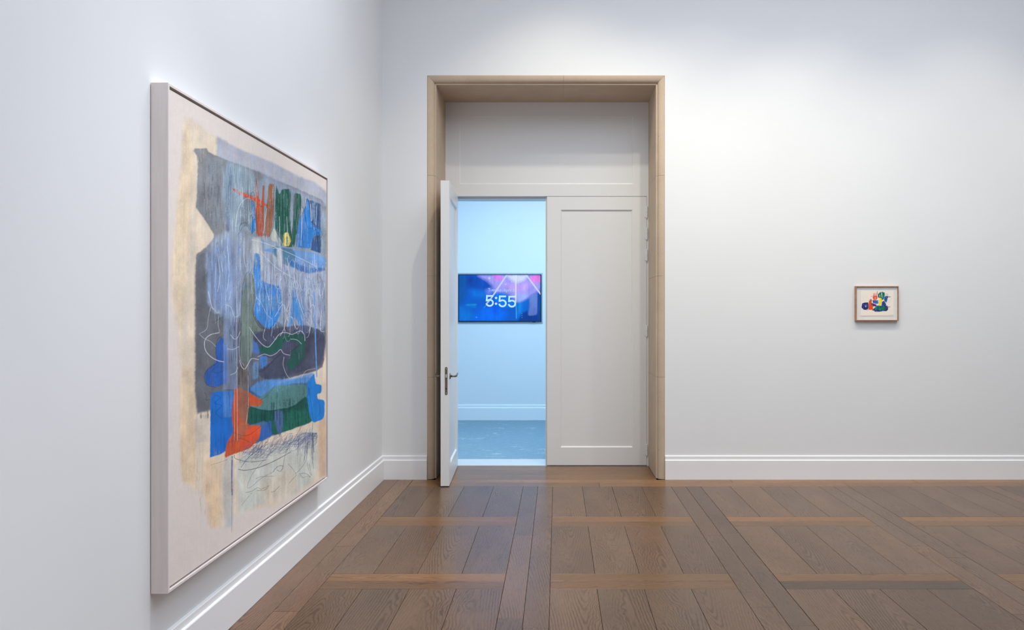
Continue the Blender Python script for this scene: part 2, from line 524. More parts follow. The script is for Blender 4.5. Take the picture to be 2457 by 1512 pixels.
# lock plate on the edge, rounded ends
def stadium(wd, z0, z1, x0, x1, yc, seg=10):
    r = wd / 2
    pts = []
    for k in range(seg + 1):
        t = math.pi * k / seg
        pts.append((yc + r * math.cos(t), z1 - r + r * math.sin(t)))
    for k in range(seg + 1):
        t = math.pi + math.pi * k / seg
        pts.append((yc + r * math.cos(t), z0 + r + r * math.sin(t)))
    return loft_mesh([(x0, a, b) for a, b in pts], [(x1, a, b) for a, b in pts])
lp = link('lock_plate', stadium(0.0225, 0.822, 1.071, 0.984, 0.9875, 0.050), M_BRONZE, d1)
link('latch_bolt', box_mesh(0.987, 0.994, 0.044, 0.056, 0.975, 1.005, 0.002), M_STEEL, lp)
link('keeper_slot', box_mesh(0.9872, 0.9882, 0.0455, 0.0545, 0.872, 0.882), M_DARK, lp)
for z in (0.838, 1.056):
    link('screw', tube_mesh([(0.987, 0.050, z), (0.9884, 0.050, z)], [(0.004, 0.004)] * 2, 10), M_STEEL, lp)
for s in (0, 1):
    yo = 0.0 if s == 0 else T1
    sg = -1 if s == 0 else 1
    xh, zh = 0.93, 0.985
    h = link('door_handle', tube_mesh([(xh, yo, zh), (xh, yo + sg * 0.008, zh)], [(0.026, 0.026)] * 2, 24), M_BRONZE, d1)
    h['label'] = 'bronze lever handle'
    link('lever', tube_mesh([(xh, yo + sg * 0.006, zh), (xh, yo + sg * 0.03, zh), (xh - 0.004, yo + sg * 0.048, zh), (xh - 0.02, yo + sg * 0.056, zh + 0.001),
                             (xh - 0.07, yo + sg * 0.058, zh + 0.004), (xh - 0.115, yo + sg * 0.060, zh + 0.014), (xh - 0.128, yo + sg * 0.062, zh + 0.019)],
                            [(0.0105, 0.0105), (0.009, 0.009), (0.009, 0.0095), (0.0085, 0.010), (0.0075, 0.010), (0.0065, 0.0085), (0.003, 0.004)], 14), M_BRONZE, h)

# ------------------------------------------------------------------ floor of oak boards
def floor_mesh():
    me = boxes_mesh([(XL - 0.2, XR + 0.2, YF - 0.2, YD + 0.01, -0.06, -0.012)])
    return me
FLOOR = struct('floor', floor_mesh(), M_DARK)
FX1, FY0 = 5.50, 2.08
outer = link('outer_boards', boxes_mesh([(XL, XR, YF, FY0 - 0.001, -0.012, 0.0), (FX1 + 0.001, XR, FY0 - 0.001, YB, -0.012, 0.0)]), M_OAK, FLOOR)
outer.color = (0.143, 0.082, 0.047, 1)
PK = {}
rng = random.Random(11)
def plank(x0, x1, y0, y1, across=False, col=None):
    gap = 0.0012 if across else 0.0010
    lx, ly = (x1 - x0) - 2 * gap, (y1 - y0) - 2 * gap
    L, Wd = (lx, ly) if across else (ly, lx)
    key = (round(L, 3), round(Wd, 3))
    if key not in PK:
        c = 0.0011
        h, w = L / 2, Wd / 2
        v = [(-h, -w, -0.012), (h, -w, -0.012), (h, w, -0.012), (-h, w, -0.012),
             (-h, -w, -c), (h, -w, -c), (h, w, -c), (-h, w, -c),
             (-h + c, -w + c, 0), (h - c, -w + c, 0), (h - c, w - c, 0), (-h + c, w - c, 0)]
        f = [(0, 1, 5, 4), (1, 2, 6, 5), (2, 3, 7, 6), (3, 0, 4, 7), (4, 5, 9, 8), (5, 6, 10, 9), (6, 7, 11, 10), (7, 4, 8, 11), (8, 9, 10, 11)]
        me = mesh_from(v, f, 'plank'); me.materials.append(M_OAK)
        PK[key] = me
    o = link('plank', PK[key], None, FLOOR, ((x0 + x1) / 2, (y0 + y1) / 2, rng.uniform(-0.0004, 0.0)))
    if not across:
        o.rotation_euler = (0, 0, math.pi / 2 + (math.pi if rng.random() < 0.5 else 0))
    elif rng.random() < 0.5:
        o.rotation_euler = (0, 0, math.pi)
    if col is None:
        k = rng.uniform(0.86, 1.16); wv = rng.uniform(-0.05, 0.06)
        base = (0.205, 0.101, 0.039) if across else (0.143, 0.082, 0.047)  # warmer across base stands in for sheen that varies with grain direction
        col = (base[0] * k * (1 + wv), base[1] * k, base[2] * k * (1 - wv))
    o.color = (*col, 1)
    return o

XB = XL + 0.024
PER, PW = 1.3235, 0.2648
ROWS = [(6.065, 7.137), (4.741, 5.802), (3.417, 4.478), (2.093, 3.154)]
GREYB = (0.20, 0.155, 0.115)
# boards running across beside the back wall and in the door recess
for (y0, y1, cuts) in ((7.292, YB - 0.022, [-1.34, 1.61, 3.3, 4.55, FX1]), (7.137, 7.292, [-1.34, -1.02, 0.38, 2.62, 4.2, FX1])):
    for a, b in zip(cuts[:-1], cuts[1:]):
        k = rng.uniform(0.92, 1.1) * (1.0 if y1 > 7.35 else 0.8)
        plank(a, b, y0, y1, True, (0.29 * k, 0.142 * k, 0.055 * k))  # spotlight glow by the wall is put into this warmer, brighter oak
for (y0, y1) in ((YB - 0.022, 7.654), (7.654, 7.87), (7.87, YD + 0.012)):
    plank(IX0 + 0.001, IX1 - 0.001, y0, y1, True)
# two long boards along the left wall
for (x0, x1, cuts) in ((XB, -1.478, [YB - 0.022, 5.62, 3.55, FY0]), (-1.478, -1.342, [YB - 0.022, 5.30, 4.14, FY0])):
    for b, a in zip(cuts[:-1], cuts[1:]):
        k = rng.uniform(0.95, 1.12)
        plank(x0, x1, a, b, False, (0.185 * k, 0.100 * k, 0.054 * k))
for c in range(0, 6):
    xs = -0.0406 + PER * (c - 1)
    xe = xs + 4 * PW
    if c == 0:
        edges = [-1.342, -1.095, -0.832, -0.568, -0.304]
    else:
        edges = [xs + PW * i for i in range(5)]
    xe = edges[-1]
    if edges[0] > FX1: break
    for ri, (y0, y1) in enumerate(ROWS):
        for a, b in zip(edges[:-1], edges[1:]):
            if b <= FX1 + 0.1:
                plank(a, min(b, FX1), y0, y1)
    # across strips, two boards each
    for (ya, yb, yc) in ((5.802, 5.934, 6.065), (4.478, 4.61, 4.741), (3.154, 3.286, 3.417)):
        for j, (q0, q1) in enumerate(((ya, yb), (yb, yc))):
            col = None
            if j == 0:
                k = rng.uniform(0.85, 1.05); col = (0.175 * k, 0.088 * k, 0.036 * k)
            if c == 2 and ya == 4.478 and j == 0:
                col = (0.090, 0.053, 0.030)
            plank(edges[0], min(xe, FX1), q0, q1, True, col)
    # double strip running towards the wall, right of this cell
    xa = xe; xb = edges[-1] + 0.2635
    if c == 0: xb = -0.0406
    if xb > FX1: continue
    mid = (xa + xb) / 2
    cutsL = [7.137, 5.56, 4.05, FY0] if c == 0 else [7.137, [5.42, 5.56, 5.3, 6.1, 5.2][c % 5], [3.95, 4.2, 4.1, 4.4, 3.8][c % 5], FY0]
    cutsR = [7.137, 5.22, 3.935, FY0] if c == 0 else [7.137, [5.62, 5.62, 5.05, 5.8, 5.4][c % 5], [4.5, 3.95, 3.9, 4.0, 4.3][c % 5], FY0]
    for (x0, x1, cuts) in ((xa, mid, cutsL), (mid, xb, cutsR)):
        for b, a in zip(cuts[:-1], cuts[1:]):
            col = None
            if c == 1 and x0 == mid and b > 7: col = (0.108, 0.062, 0.038)
            plank(x0, x1, a, b, False, col)

# ------------------------------------------------------------------ painting by layers of flat colour
class Raster:
    """colours on a grid; every layer is given as an outline in a 2-D drawing frame"""
    def __init__(self, PX, PY, base, gain):
        self.X, self.Y = PX, PY
        self.C = np.empty(PX.shape + (3,)); self.C[:] = s2l(base)
        self.gain = np.array(gain)
        self.vary = True; self.aa = 0.9
    def tex(self, fx, fy, seed, octaves=3):
        """smooth value noise over the drawing frame, frequencies per pixel"""
        out = np.zeros(self.X.shape); amp = 1.0; tot = 0
        for o in range(octaves):
            rs = np.random.RandomState(seed + o * 17)
            tab = rs.rand(256, 256)
            x = self.X * fx * 2 ** o; y = self.Y * fy * 2 ** o
            xi = np.floor(x).astype(int); yi = np.floor(y).astype(int)
            tx = x - xi; ty = y - yi
            tx = tx * tx * (3 - 2 * tx); ty = ty * ty * (3 - 2 * ty)
            a = tab[xi & 255, yi & 255]; b = tab[(xi + 1) & 255, yi & 255]
            c = tab[xi & 255, (yi + 1) & 255]; d = tab[(xi + 1) & 255, (yi + 1) & 255]
            out += amp * ((a * (1 - tx) + b * tx) * (1 - ty) + (c * (1 - tx) + d * tx) * ty)
            tot += amp; amp *= 0.55
        return out / tot
    def _win(self, x0, y0, x1, y1):
        m = (self.X >= x0) & (self.X <= x1) & (self.Y >= y0) & (self.Y <= y1)
        return np.nonzero(m)
    def blend(self, idx, a, col):
        col = np.array(s2l(col)) if not isinstance(col, np.ndarray) else col
        self.C[idx] = self.C[idx] * (1 - a[:, None]) + col * a[:, None]
    def poly(self, pts, col, op=1.0, soft=1.2, streak=0.0, sx=0.25, sy=0.012, seed=3, rag=0.9, shade=0.2, sm=1, dry=0.0):
        p = np.array(pts, float)
        for _ in range(sm):
            nx = np.roll(p, -1, 0)
            p = np.stack([p * 0.85 + nx * 0.15, p * 0.15 + nx * 0.85], 1).reshape(-1, 2)
        pad = soft * 2 + rag * 2 + 1
        idx = self._win(p[:, 0].min() - pad, p[:, 1].min() - pad, p[:, 0].max() + pad, p[:, 1].max() + pad)
        x, y = self.X[idx], self.Y[idx]
        if not len(x): return
        if rag:
            x = x + (self.N1[idx] - 0.5) * rag * 2; y = y + (self.N2[idx] - 0.5) * rag * 2
        inside = np.zeros(len(x), bool); dist = np.full(len(x), 1e9)
        n = len(p)
        for i in range(n):
            x0, y0 = p[i]; x1, y1 = p[(i + 1) % n]
            if y0 != y1:
                cond = ((y0 > y) != (y1 > y)) & (x < (x1 - x0) * (y - y0) / (y1 - y0) + x0)
                inside ^= cond
            dx, dy = x1 - x0, y1 - y0
            L = dx * dx + dy * dy + 1e-9
            t = np.clip(((x - x0) * dx + (y - y0) * dy) / L, 0, 1)
            dist = np.minimum(dist, np.hypot(x - x0 - t * dx, y - y0 - t * dy))
        sd = np.where(inside, dist, -dist)
        a = np.clip(0.5 + sd / (2 * soft), 0, 1) * op
        if streak:
            a = a * np.clip(1 - streak + streak * 2.2 * (self.ST[idx] - 0.22), 0, 1)
        if dry:                                   # brush skips over the weave
            a = a * np.clip((self.DR[idx] - dry) * 7.0, 0, 1)
        c = np.array(s2l(col))[None, :] * (1 + shade * 3 * (self.N3[idx] - 0.5) + shade * 1.5 * (self.ST[idx] - 0.5) + shade * (self.GR[idx] - 0.5))[:, None]
        self.C[idx] = self.C[idx] * (1 - a[:, None]) + c * a[:, None]
    def line(self, pts, col, w=1.0, op=1.0, smooth=True):
        p = np.array(pts, float)
        if smooth and len(p) > 2:
            q = []
            for i in range(len(p) - 1):
                p0 = p[max(i - 1, 0)]; p1 = p[i]; p2 = p[i + 1]; p3 = p[min(i + 2, len(p) - 1)]
                for t in np.linspace(0, 1, 5)[:-1]:
                    q.append(0.5 * ((2 * p1) + (-p0 + p2) * t + (2 * p0 - 5 * p1 + 4 * p2 - p3) * t * t + (-p0 + 3 * p1 - 3 * p2 + p3) * t ** 3))
            q.append(p[-1]); p = np.array(q)
        pad = w + 2
        idx = self._win(p[:, 0].min() - pad, p[:, 1].min() - pad, p[:, 0].max() + pad, p[:, 1].max() + pad)
        x, y = self.X[idx], self.Y[idx]
        if not len(x): return
        dist = np.full(len(x), 1e9)
        for i in range(len(p) - 1):
            x0, y0 = p[i]; x1, y1 = p[i + 1]
            dx, dy = x1 - x0, y1 - y0
            L = dx * dx + dy * dy + 1e-9
            t = np.clip(((x - x0) * dx + (y - y0) * dy) / L, 0, 1)
            dist = np.minimum(dist, np.hypot(x - x0 - t * dx, y - y0 - t * dy))
        a = np.clip((w / 2 + self.aa / 2 - dist) / self.aa, 0, 1) * op
        if self.vary:
            a = a * np.clip(0.35 + 1.3 * self.N1[idx], 0, 1)
        self.blend(idx, a, col)
    def prepare(self, s=1.0):
        self.N1 = self.tex(0.16 * s, 0.16 * s, 21, 3)
        self.N2 = self.tex(0.16 * s, 0.16 * s, 57, 3)
        self.N3 = self.tex(0.05 * s, 0.03 * s, 91, 4)
        self.ST = self.tex(0.22 * s, 0.010 * s, 133, 3)
        self.DR = self.tex(0.55 * s, 0.035 * s, 177, 3) * 0.75 + self.tex(0.7 * s, 0.7 * s, 199, 2) * 0.25
        self.GR = self.tex(0.8 * s, 0.8 * s, 233, 2)

def grid_mesh(P, C, name):
    """P: (n,m,3) points, C: (n,m,3) linear colours -> mesh with colour attribute 'paint'"""
    n, m = P.shape[:2]
    me = bpy.data.meshes.new(name)
    nv = n * m; nf = (n - 1) * (m - 1)
    me.vertices.add(nv)
    me.vertices.foreach_set('co', P.reshape(-1).astype(np.float32))
    i = np.arange(n - 1)[:, None] * m + np.arange(m - 1)[None, :]
    q = np.stack([i, i + 1, i + m + 1, i + m], -1).reshape(-1, 4)
    me.loops.add(nf * 4)
    me.loops.foreach_set('vertex_index', q.reshape(-1).astype(np.int32))
    me.polygons.add(nf)
    me.polygons.foreach_set('loop_start', (np.arange(nf) * 4).astype(np.int32))
    me.polygons.foreach_set('loop_total', np.full(nf, 4, np.int32))
    me.update(calc_edges=True)
    at = me.color_attributes.new('paint', 'FLOAT_COLOR', 'POINT')
    rgba = np.ones((nv, 4), np.float32); rgba[:, :3] = np.clip(C.reshape(-1, 3), 0, 1)
    at.data.foreach_set('color', rgba.reshape(-1))
    return me

# ---- big framed canvas on the left wall
PX_F, PY_0, PY_1, PZ_0, PZ_1 = -1.5635, 3.2017, 5.435, 0.4224, 2.478
pa = empty('framed_painting', (XL, (PY_0 + PY_1) / 2, PZ_0))
tag(pa, 'large abstract canvas in whitewashed floater frame on the left wall', 'painting')
def ploc(me, name, mat, x=True):
    o = link(name, me, mat, pa)
    o.matrix_parent_inverse = Matrix.Translation(-Vector(pa.location))
    return o
LIP, REC = 0.011, 0.006
XB0 = XL + 0.003
fr_pts = [(PY_0, PZ_0), (PY_1, PZ_0), (PY_1, PZ_1), (PY_0, PZ_1)]
fr_in = [(PY_0 + LIP, PZ_0 + LIP), (PY_1 - LIP, PZ_0 + LIP), (PY_1 - LIP, PZ_1 - LIP), (PY_0 + LIP, PZ_1 - LIP)]
for k in range(4):
    k2 = (k + 1) % 4
    A = [(XB0, *fr_pts[k]), (PX_F - 0.0015, *fr_pts[k]),
         (PX_F, fr_pts[k][0] + (fr_in[k][0] - fr_pts[k][0]) * 0.14, fr_pts[k][1] + (fr_in[k][1] - fr_pts[k][1]) * 0.14),
         (PX_F, *fr_in[k]), (XB0, *fr_in[k])]
    B = [(XB0, *fr_pts[k2]), (PX_F - 0.0015, *fr_pts[k2]),
         (PX_F, fr_pts[k2][0] + (fr_in[k2][0] - fr_pts[k2][0]) * 0.14, fr_pts[k2][1] + (fr_in[k2][1] - fr_pts[k2][1]) * 0.14),
         (PX_F, *fr_in[k2]), (XB0, *fr_in[k2])]
    ploc(loft_mesh(A, B), 'frame_rail', M_FRAME)
ploc(box_mesh(XB0, XB0 + 0.012, PY_0 + LIP, PY_1 - LIP, PZ_0 + LIP, PZ_1 - LIP), 'backing_board', M_DARK)
GAP = 0.010
c0, c1, e0, e1 = PY_0 + LIP + GAP, PY_1 - LIP - GAP, PZ_0 + LIP + GAP, PZ_1 - LIP - GAP
XC = PX_F - REC
ploc(box_mesh(XB0 + 0.012, XC - 0.0006, c0 + 0.0004, c1 - 0.0004, e0 + 0.0004, e1 - 0.0004), 'stretcher', M_MAT)

NU, NV = 760, 980
yy = np.linspace(c0, c1, NU)[:, None] * np.ones((1, NV))
zz = np.linspace(e0, e1, NV)[None, :] * np.ones((NU, 1))
px = PX0 + F_PX * XC / yy                    # drawing frame of the outlines below
py = PY0 - F_PX * (zz - CAMH) / yy
R = Raster(px, py, (214, 205, 198), (1, 1, 1))
R.prepare()
def A(*pts): return [(340 + 0.3306 * x, 180 + 0.3306 * y) for x, y in pts]
def B(*pts): return [(340 + 0.2778 * x, 640 + 0.2778 * y) for x, y in pts]
def Cc(*pts): return [(340 + 0.2976 * x, 1000 + 0.2976 * y) for x, y in pts]
# stains and washes
R.poly([(440, 280), (462, 285), (500, 318), (520, 330), (560, 352), (620, 392), (700, 428), (783, 470), (784, 1140), (720, 1180), (640, 1215), (560, 1232),
        (530, 1272), (505, 1262), (498, 1205), (480, 1185), (455, 1165), (434, 1150), (430, 1040), (436, 900), (424, 790), (412, 730), (411, 640), (425, 500), (436, 390)],
       (216, 198, 170), 0.72, 5, 0.35, rag=3)
R.poly([(440, 300), (455, 300), (465, 420), (450, 640), (440, 800), (418, 740), (413, 640), (428, 480)], (217, 194, 158), 0.55, 6, 0.2)
R.poly([(432, 880), (466, 880), (470, 1140), (462, 1165), (436, 1150)], (212, 184, 145), 0.6, 5, 0.5)
R.poly([(492, 1100), (530, 1090), (528, 1262), (500, 1272), (492, 1190)], (212, 178, 135), 0.55, 4, 0.75)
R.poly([(762, 1000), (783, 1000), (784, 1140), (764, 1146)], (200, 160, 125), 0.6, 3, 0.4)
R.poly([(568, 1092), (690, 1060), (762, 1020), (762, 1142), (700, 1192), (620, 1212), (570, 1236)], (186, 200, 198), 0.75, 5, 0.3)
R.poly([(536, 1100), (562, 1090), (560, 1262), (536, 1270)], (160, 172, 178), 0.65, 3, 0.5)
R.poly([(620, 1165), (700, 1120), (716, 1180), (640, 1222)], (212, 192, 168), 0.55, 8, 0.3)
R.poly([(466, 1000), (503, 990), (503, 1060), (467, 1062)], (196, 186, 172), 0.7, 2, 0.2)
# upper haze and grey field
R.poly(A((545, 440), (600, 480), (760, 560), (940, 630), (1180, 755), (1240, 765), (1345, 850), (1345, 960), (1090, 850), (860, 720), (700, 660), (540, 600)), (152, 162, 182), 0.85, 3, 0.3, rag=2)
R.poly([(462, 358), (495, 355), (502, 366), (538, 382), (611, 408), (660, 432), (700, 447), (783, 484), (783, 560), (782, 870), (700, 900), (600, 950), (503, 985), (468, 993),
        (469, 613), (482, 603), (505, 583), (515, 567), (502, 544), (482, 514), (469, 497), (472, 477), (475, 378)], (116, 122, 130), 0.95, 1.6, 0.12, rag=1.5, shade=0.3, sm=1)
R.poly([(469, 613), (500, 600), (540, 640), (540, 930), (503, 985), (468, 993)], (88, 92, 100), 0.85, 5, 0.15, shade=0.25)
R.poly([(560, 700), (783, 690), (782, 870), (700, 905), (600, 950), (540, 960), (540, 760)], (74, 82, 104), 0.8, 6, 0.2)
R.poly([(538, 384), (612, 412), (614, 560), (560, 552), (535, 520)], (146, 172, 190), 0.75, 8, 0.55)
R.poly([(500, 380), (520, 382), (530, 540), (505, 540)], (128, 140, 150), 0.6, 6, 0.5)
R.poly([(612, 412), (783, 492), (782, 640), (700, 620), (614, 590)], (140, 160, 178), 0.75, 4, 0.35)
R.poly([(590, 455), (612, 470), (612, 540), (575, 545), (575, 490)], (112, 118, 128), 0.8, 4, 0.1)
R.poly(A((860, 700), (1340, 930), (1340, 960), (1100, 860), (870, 740)), (140, 148, 168), 0.7, 3, 0.2)
# forms at the top: orange, brown, greens, blues
R.poly(A((830, 735), (845, 830), (850, 900), (870, 960), (880, 800), (890, 800), (885, 1000), (890, 1170), (835, 1170), (825, 1000)), (178, 84, 48), 1, 1, shade=0.3)
R.poly(A((920, 790), (962, 790), (955, 1080), (925, 1180), (895, 1180), (900, 1000), (915, 900)), (150, 98, 66), 1, 1, shade=0.3)
R.poly(A((650, 820), (700, 833), (800, 880), (850, 898), (938, 962), (890, 950), (820, 915), (700, 868)), (200, 80, 42), 1, 1)
R.poly(A((975, 795), (1000, 872), (1020, 828), (1080, 828), (1075, 1060), (1100, 1250), (1040, 1250), (1000, 1180), (963, 1100)), (12, 84, 68), 1, 1, shade=0.25)
R.poly(A((1108, 858), (1158, 865), (1156, 960), (1130, 1120), (1105, 1250), (1085, 1200), (1100, 1050)), (14, 86, 66), 1, 1, shade=0.25)
R.poly(A((1190, 900), (1245, 915), (1300, 938), (1300, 1295), (1228, 1270), (1240, 1170)), (34, 74, 124), 0.95, 1, shade=0.3, sm=0)
R.poly(A((1150, 1030), (1188, 960), (1200, 888), (1220, 960), (1230, 1080), (1300, 1120), (1306, 1160), (1240, 1175), (1230, 1260), (1120, 1250), (1130, 1120)), (44, 122, 198), 1, 1, shade=0.2)
R.poly(A((1028, 1150), (1062, 1138), (1082, 1200), (1072, 1242), (1028, 1242)), (222, 208, 118), 1, 1)
R.poly(A((795, 910), (812, 920), (836, 1100), (822, 1130), (800, 1160), (785, 1100), (805, 1050)), (46, 120, 190), 1, 1)
R.poly(A((960, 1110), (985, 1150), (1000, 1190), (985, 1215), (940, 1200), (935, 1160)), (190, 190, 175), 0.8, 1)
R.poly(A((865, 1190), (885, 1200), (880, 1270), (865, 1250)), (46, 120, 190), 0.9, 1)
# pale curtain of drips through the middle
R.poly([(515, 567), (560, 548), (612, 570), (700, 600), (783, 622), (783, 800), (700, 795), (620, 745), (560, 765), (500, 745), (492, 600)], (165, 186, 214), 0.62, 5, 0.75, rag=3)
R.poly([(620, 590), (783, 632), (783, 792), (700, 792), (640, 700)], (176, 184, 206), 0.5, 5, 0.6, rag=2)
R.poly([(500, 600), (560, 560), (568, 700), (530, 740), (498, 720)], (110, 140, 190), 0.5, 5, 0.7)
R.poly(A((800, 1180), (870, 1180), (890, 1400), (840, 1440), (805, 1300)), (196, 198, 192), 0.8, 3, 0.2)
R.poly(A((820, 1290), (858, 1300), (865, 1480), (830, 1510), (815, 1400)), (60, 128, 196), 1, 1)
R.poly(A((860, 1270), (950, 1290), (1100, 1400), (1200, 1440), (1335, 1400), (1335, 1330), (1250, 1290), (1120, 1270), (1000, 1250)), (98, 150, 212), 0.85, 2, 0.1)
R.poly(A((950, 1240), (1110, 1265), (1120, 1400), (1040, 1380), (950, 1300)), (40, 96, 100), 0.7, 2, 0.2)
R.poly(A((1060, 1330), (1200, 1400), (1330, 1400), (1330, 1420), (1200, 1445), (1080, 1390)), (30, 100, 170), 0.8, 2)
R.poly(A((980, 1260), (1010, 1250), (1025, 1300), (1020, 1400), (985, 1380)), (190, 196, 196), 0.7, 2)
# middle blues
R.poly(B((1020, 110), (1100, 150), (1200, 170), (1212, 370), (1150, 520), (1080, 535), (1000, 460), (968, 400), (990, 230)), (44, 128, 204), 0.95, 1.5, 0.15, shade=0.25)
R.poly(B((990, 230), (1120, 250), (1200, 290), (1190, 360), (1080, 380), (1000, 330)), (96, 150, 200), 0.6, 4, 0.3)
R.poly(B((960, 0), (1020, 0), (1015, 130), (990, 240), (975, 130)), (60, 138, 210), 0.9, 1.5)
R.poly(B((1310, 215), (1412, 560), (1380, 565), (1322, 420), (1272, 560), (1250, 722), (1240, 720), (1262, 560)), (58, 140, 212), 1, 1)
R.poly(B((1300, 200), (1400, 330), (1410, 520), (1310, 300)), (70, 145, 205), 0.8, 3, 0.2)
R.poly(B((950, 600), (1060, 545), (1400, 500), (1582, 560), (1572, 860), (1500, 905), (1280, 960), (1150, 992), (1020, 952), (1000, 900), (1150, 800), (1000, 760)), (66, 70, 94), 0.92, 1.5, 0.1, shade=0.3)
R.poly(B((1340, 640), (1420, 560), (1480, 620), (1440, 760), (1300, 920), (1180, 960), (1300, 850)), (58, 64, 82), 0.8, 4)
R.poly(B((1000, 690), (1090, 690), (1200, 590), (1300, 578), (1392, 580), (1412, 640), (1400, 800), (1285, 900), (1250, 850), (1280, 740), (1372, 680), (1300, 640), (1240, 640), (1200, 722), (1100, 762), (1000, 735)), (30, 86, 76), 1, 1.2, shade=0.2)
R.poly(B((930, 610), (1000, 660), (1020, 760), (960, 740), (925, 680)), (70, 110, 180), 0.9, 2)
R.poly(B((1020, 770), (1085, 775), (1080, 850), (1030, 890)), (60, 125, 200), 0.9, 1.5)
R.poly(B((960, 830), (1010, 820), (1010, 960), (960, 980)), (96, 140, 185), 0.7, 2, 0.3)
R.poly(B((690, 600), (730, 680), (742, 800), (745, 1000), (640, 1042), (560, 1022), (540, 950), (570, 880), (640, 830), (640, 680)), (38, 88, 168), 1, 1.2, shade=0.2)
R.poly(B((705, 0), (820, 0), (822, 1060), (705, 1060)), (140, 165, 205), 0.42, 1.2, 0.3, sm=0)
R.poly(B((930, 40), (970, 100), (976, 300), (960, 400), (1010, 520), (1055, 560), (960, 560), (962, 700), (935, 830), (890, 875), (848, 780), (860, 500), (860, 260), (882, 120)), (108, 124, 116), 0.97, 1.2, shade=0.25)
R.poly(B((905, 60), (950, 60), (965, 140), (890, 150)), (140, 148, 148), 0.6, 5)
R.poly(B((850, 600), (920, 600), (920, 860), (870, 860)), (86, 100, 98), 0.6, 4)
# lower field
R.poly([(556, 935), (640, 925), (757, 900), (757, 1010), (652, 1046), (625, 1060), (560, 1084)], (36, 96, 140), 0.95, 1.5, shade=0.3)
R.poly(B((1020, 978), (1300, 968), (1492, 908), (1450, 1000), (1270, 1012), (1050, 1135), (925, 1060)), (84, 142, 208), 0.9, 2, 0.1)
R.poly([(505, 944), (512, 940), (559, 937), (566, 1000), (562, 1080), (539, 1084), (530, 1090), (504, 1098)], (24, 104, 190), 1, 1, shade=0.15, sm=0)
R.poly(B((705, 1075), (790, 1070), (790, 1300), (705, 1300)), (110, 150, 200), 0.4, 1.5, 0.3, sm=0)
R.poly([(615, 962), (660, 925), (735, 922), (738, 950), (705, 980), (650, 987), (598, 978)], (84, 130, 128), 0.95, 2, shade=0.2)
R.poly([(594, 974), (640, 986), (700, 977), (738, 948), (741, 1000), (752, 1010), (700, 1030), (652, 1047), (640, 1008), (594, 1022)], (14, 82, 72), 1, 1.2, shade=0.35)
R.poly([(650, 1008), (700, 985), (742, 985), (752, 1010), (700, 1030), (652, 1045)], (26, 104, 86), 0.7, 3)
R.poly(B((1430, 1000), (1492, 915), (1500, 1012), (1556, 1020), (1552, 1090), (1515, 1100), (1520, 1142), (1582, 1155), (1577, 1312), (1480, 1352), (1450, 1280), (1430, 1150)), (28, 122, 204), 1, 1, shade=0.15)
R.poly([(650, 1006), (653, 1046), (622, 1062), (626, 1028)], (48, 96, 170), 1, 1.2)
R.poly([(657, 990), (668, 982), (679, 990), (679, 1029), (671, 1051), (659, 1015)], (80, 98, 158), 0.7, 1.5)
R.poly([(562, 937), (571, 929), (596, 940), (612, 951), (632, 962), (623, 976), (596, 973), (593, 1021), (626, 1020), (623, 1051), (599, 1077), (563, 1089), (538, 1100), (545, 1060), (560, 1039), (556, 1000)], (190, 84, 48), 1, 1.2, shade=0.2)
R.poly([(571, 872), (594, 872), (597, 960), (592, 1020), (572, 1000)], (112, 100, 88), 0.65, 3, shade=0.25)
R.poly([(571, 1015), (594, 1015), (594, 1075), (572, 1084)], (160, 110, 88), 0.5, 1.5)
# dry brushwork: streaks over the grey field, the pale curtain and the dark forms
R.poly([(476, 380), (540, 392), (612, 415), (614, 560), (520, 556), (484, 510)], (74, 82, 96), 0.5, 6, dry=0.52)
R.poly([(530, 386), (612, 415), (614, 566), (540, 556)], (178, 200, 212), 0.7, 6, dry=0.50)
R.poly([(545, 400), (560, 400), (552, 560), (536, 552)], (58, 76, 122), 0.6, 3, dry=0.42)
R.poly([(612, 420), (783, 495), (783, 600), (700, 590), (614, 575)], (178, 190, 204), 0.6, 4, dry=0.55)
R.poly([(470, 615), (500, 600), (540, 640), (540, 930), (470, 985)], (128, 134, 142), 0.6, 4, dry=0.58)
R.poly([(470, 615), (500, 600), (540, 640), (540, 930), (470, 985)], (52, 56, 66), 0.6, 4, dry=0.60)
R.poly([(505, 575), (620, 560), (640, 760), (560, 775), (500, 745)], (206, 218, 228), 0.5, 6, dry=0.57)
R.poly([(498, 600), (580, 570), (600, 730), (540, 760), (500, 730)], (70, 98, 160), 0.7, 6, dry=0.55)
R.poly([(620, 600), (783, 636), (783, 800), (690, 800), (640, 720)], (206, 212, 222), 0.55, 5, dry=0.57)
R.poly([(650, 640), (783, 650), (783, 810), (690, 800)], (62, 70, 120), 0.65, 5, dry=0.58)
R.poly([(650, 620), (783, 640), (783, 740), (700, 740)], (70, 140, 205), 0.6, 5, dry=0.60)
R.poly([(540, 770), (780, 800), (776, 880), (640, 920), (560, 930)], (34, 38, 56), 0.6, 5, dry=0.56)
R.poly([(620, 850), (740, 800), (776, 870), (660, 915)], (120, 128, 168), 0.5, 5, dry=0.62)
R.poly([(613, 500), (656, 500), (650, 565), (616, 565)], (120, 52, 34), 0.7, 2, dry=0.58)
R.poly([(634, 505), (638, 505), (640, 560), (633, 560)], (150, 172, 182), 0.8, 1.2, dry=0.50)
R.poly([(660, 450), (722, 465), (710, 592), (665, 590)], (6, 52, 44), 0.7, 2, dry=0.56)
R.poly([(676, 500), (700, 500), (700, 585), (680, 585)], (90, 140, 130), 0.6, 1.2, dry=0.60)
R.poly([(712, 500), (772, 500), (770, 600), (712, 596)], (22, 70, 140), 0.6, 2, dry=0.60)
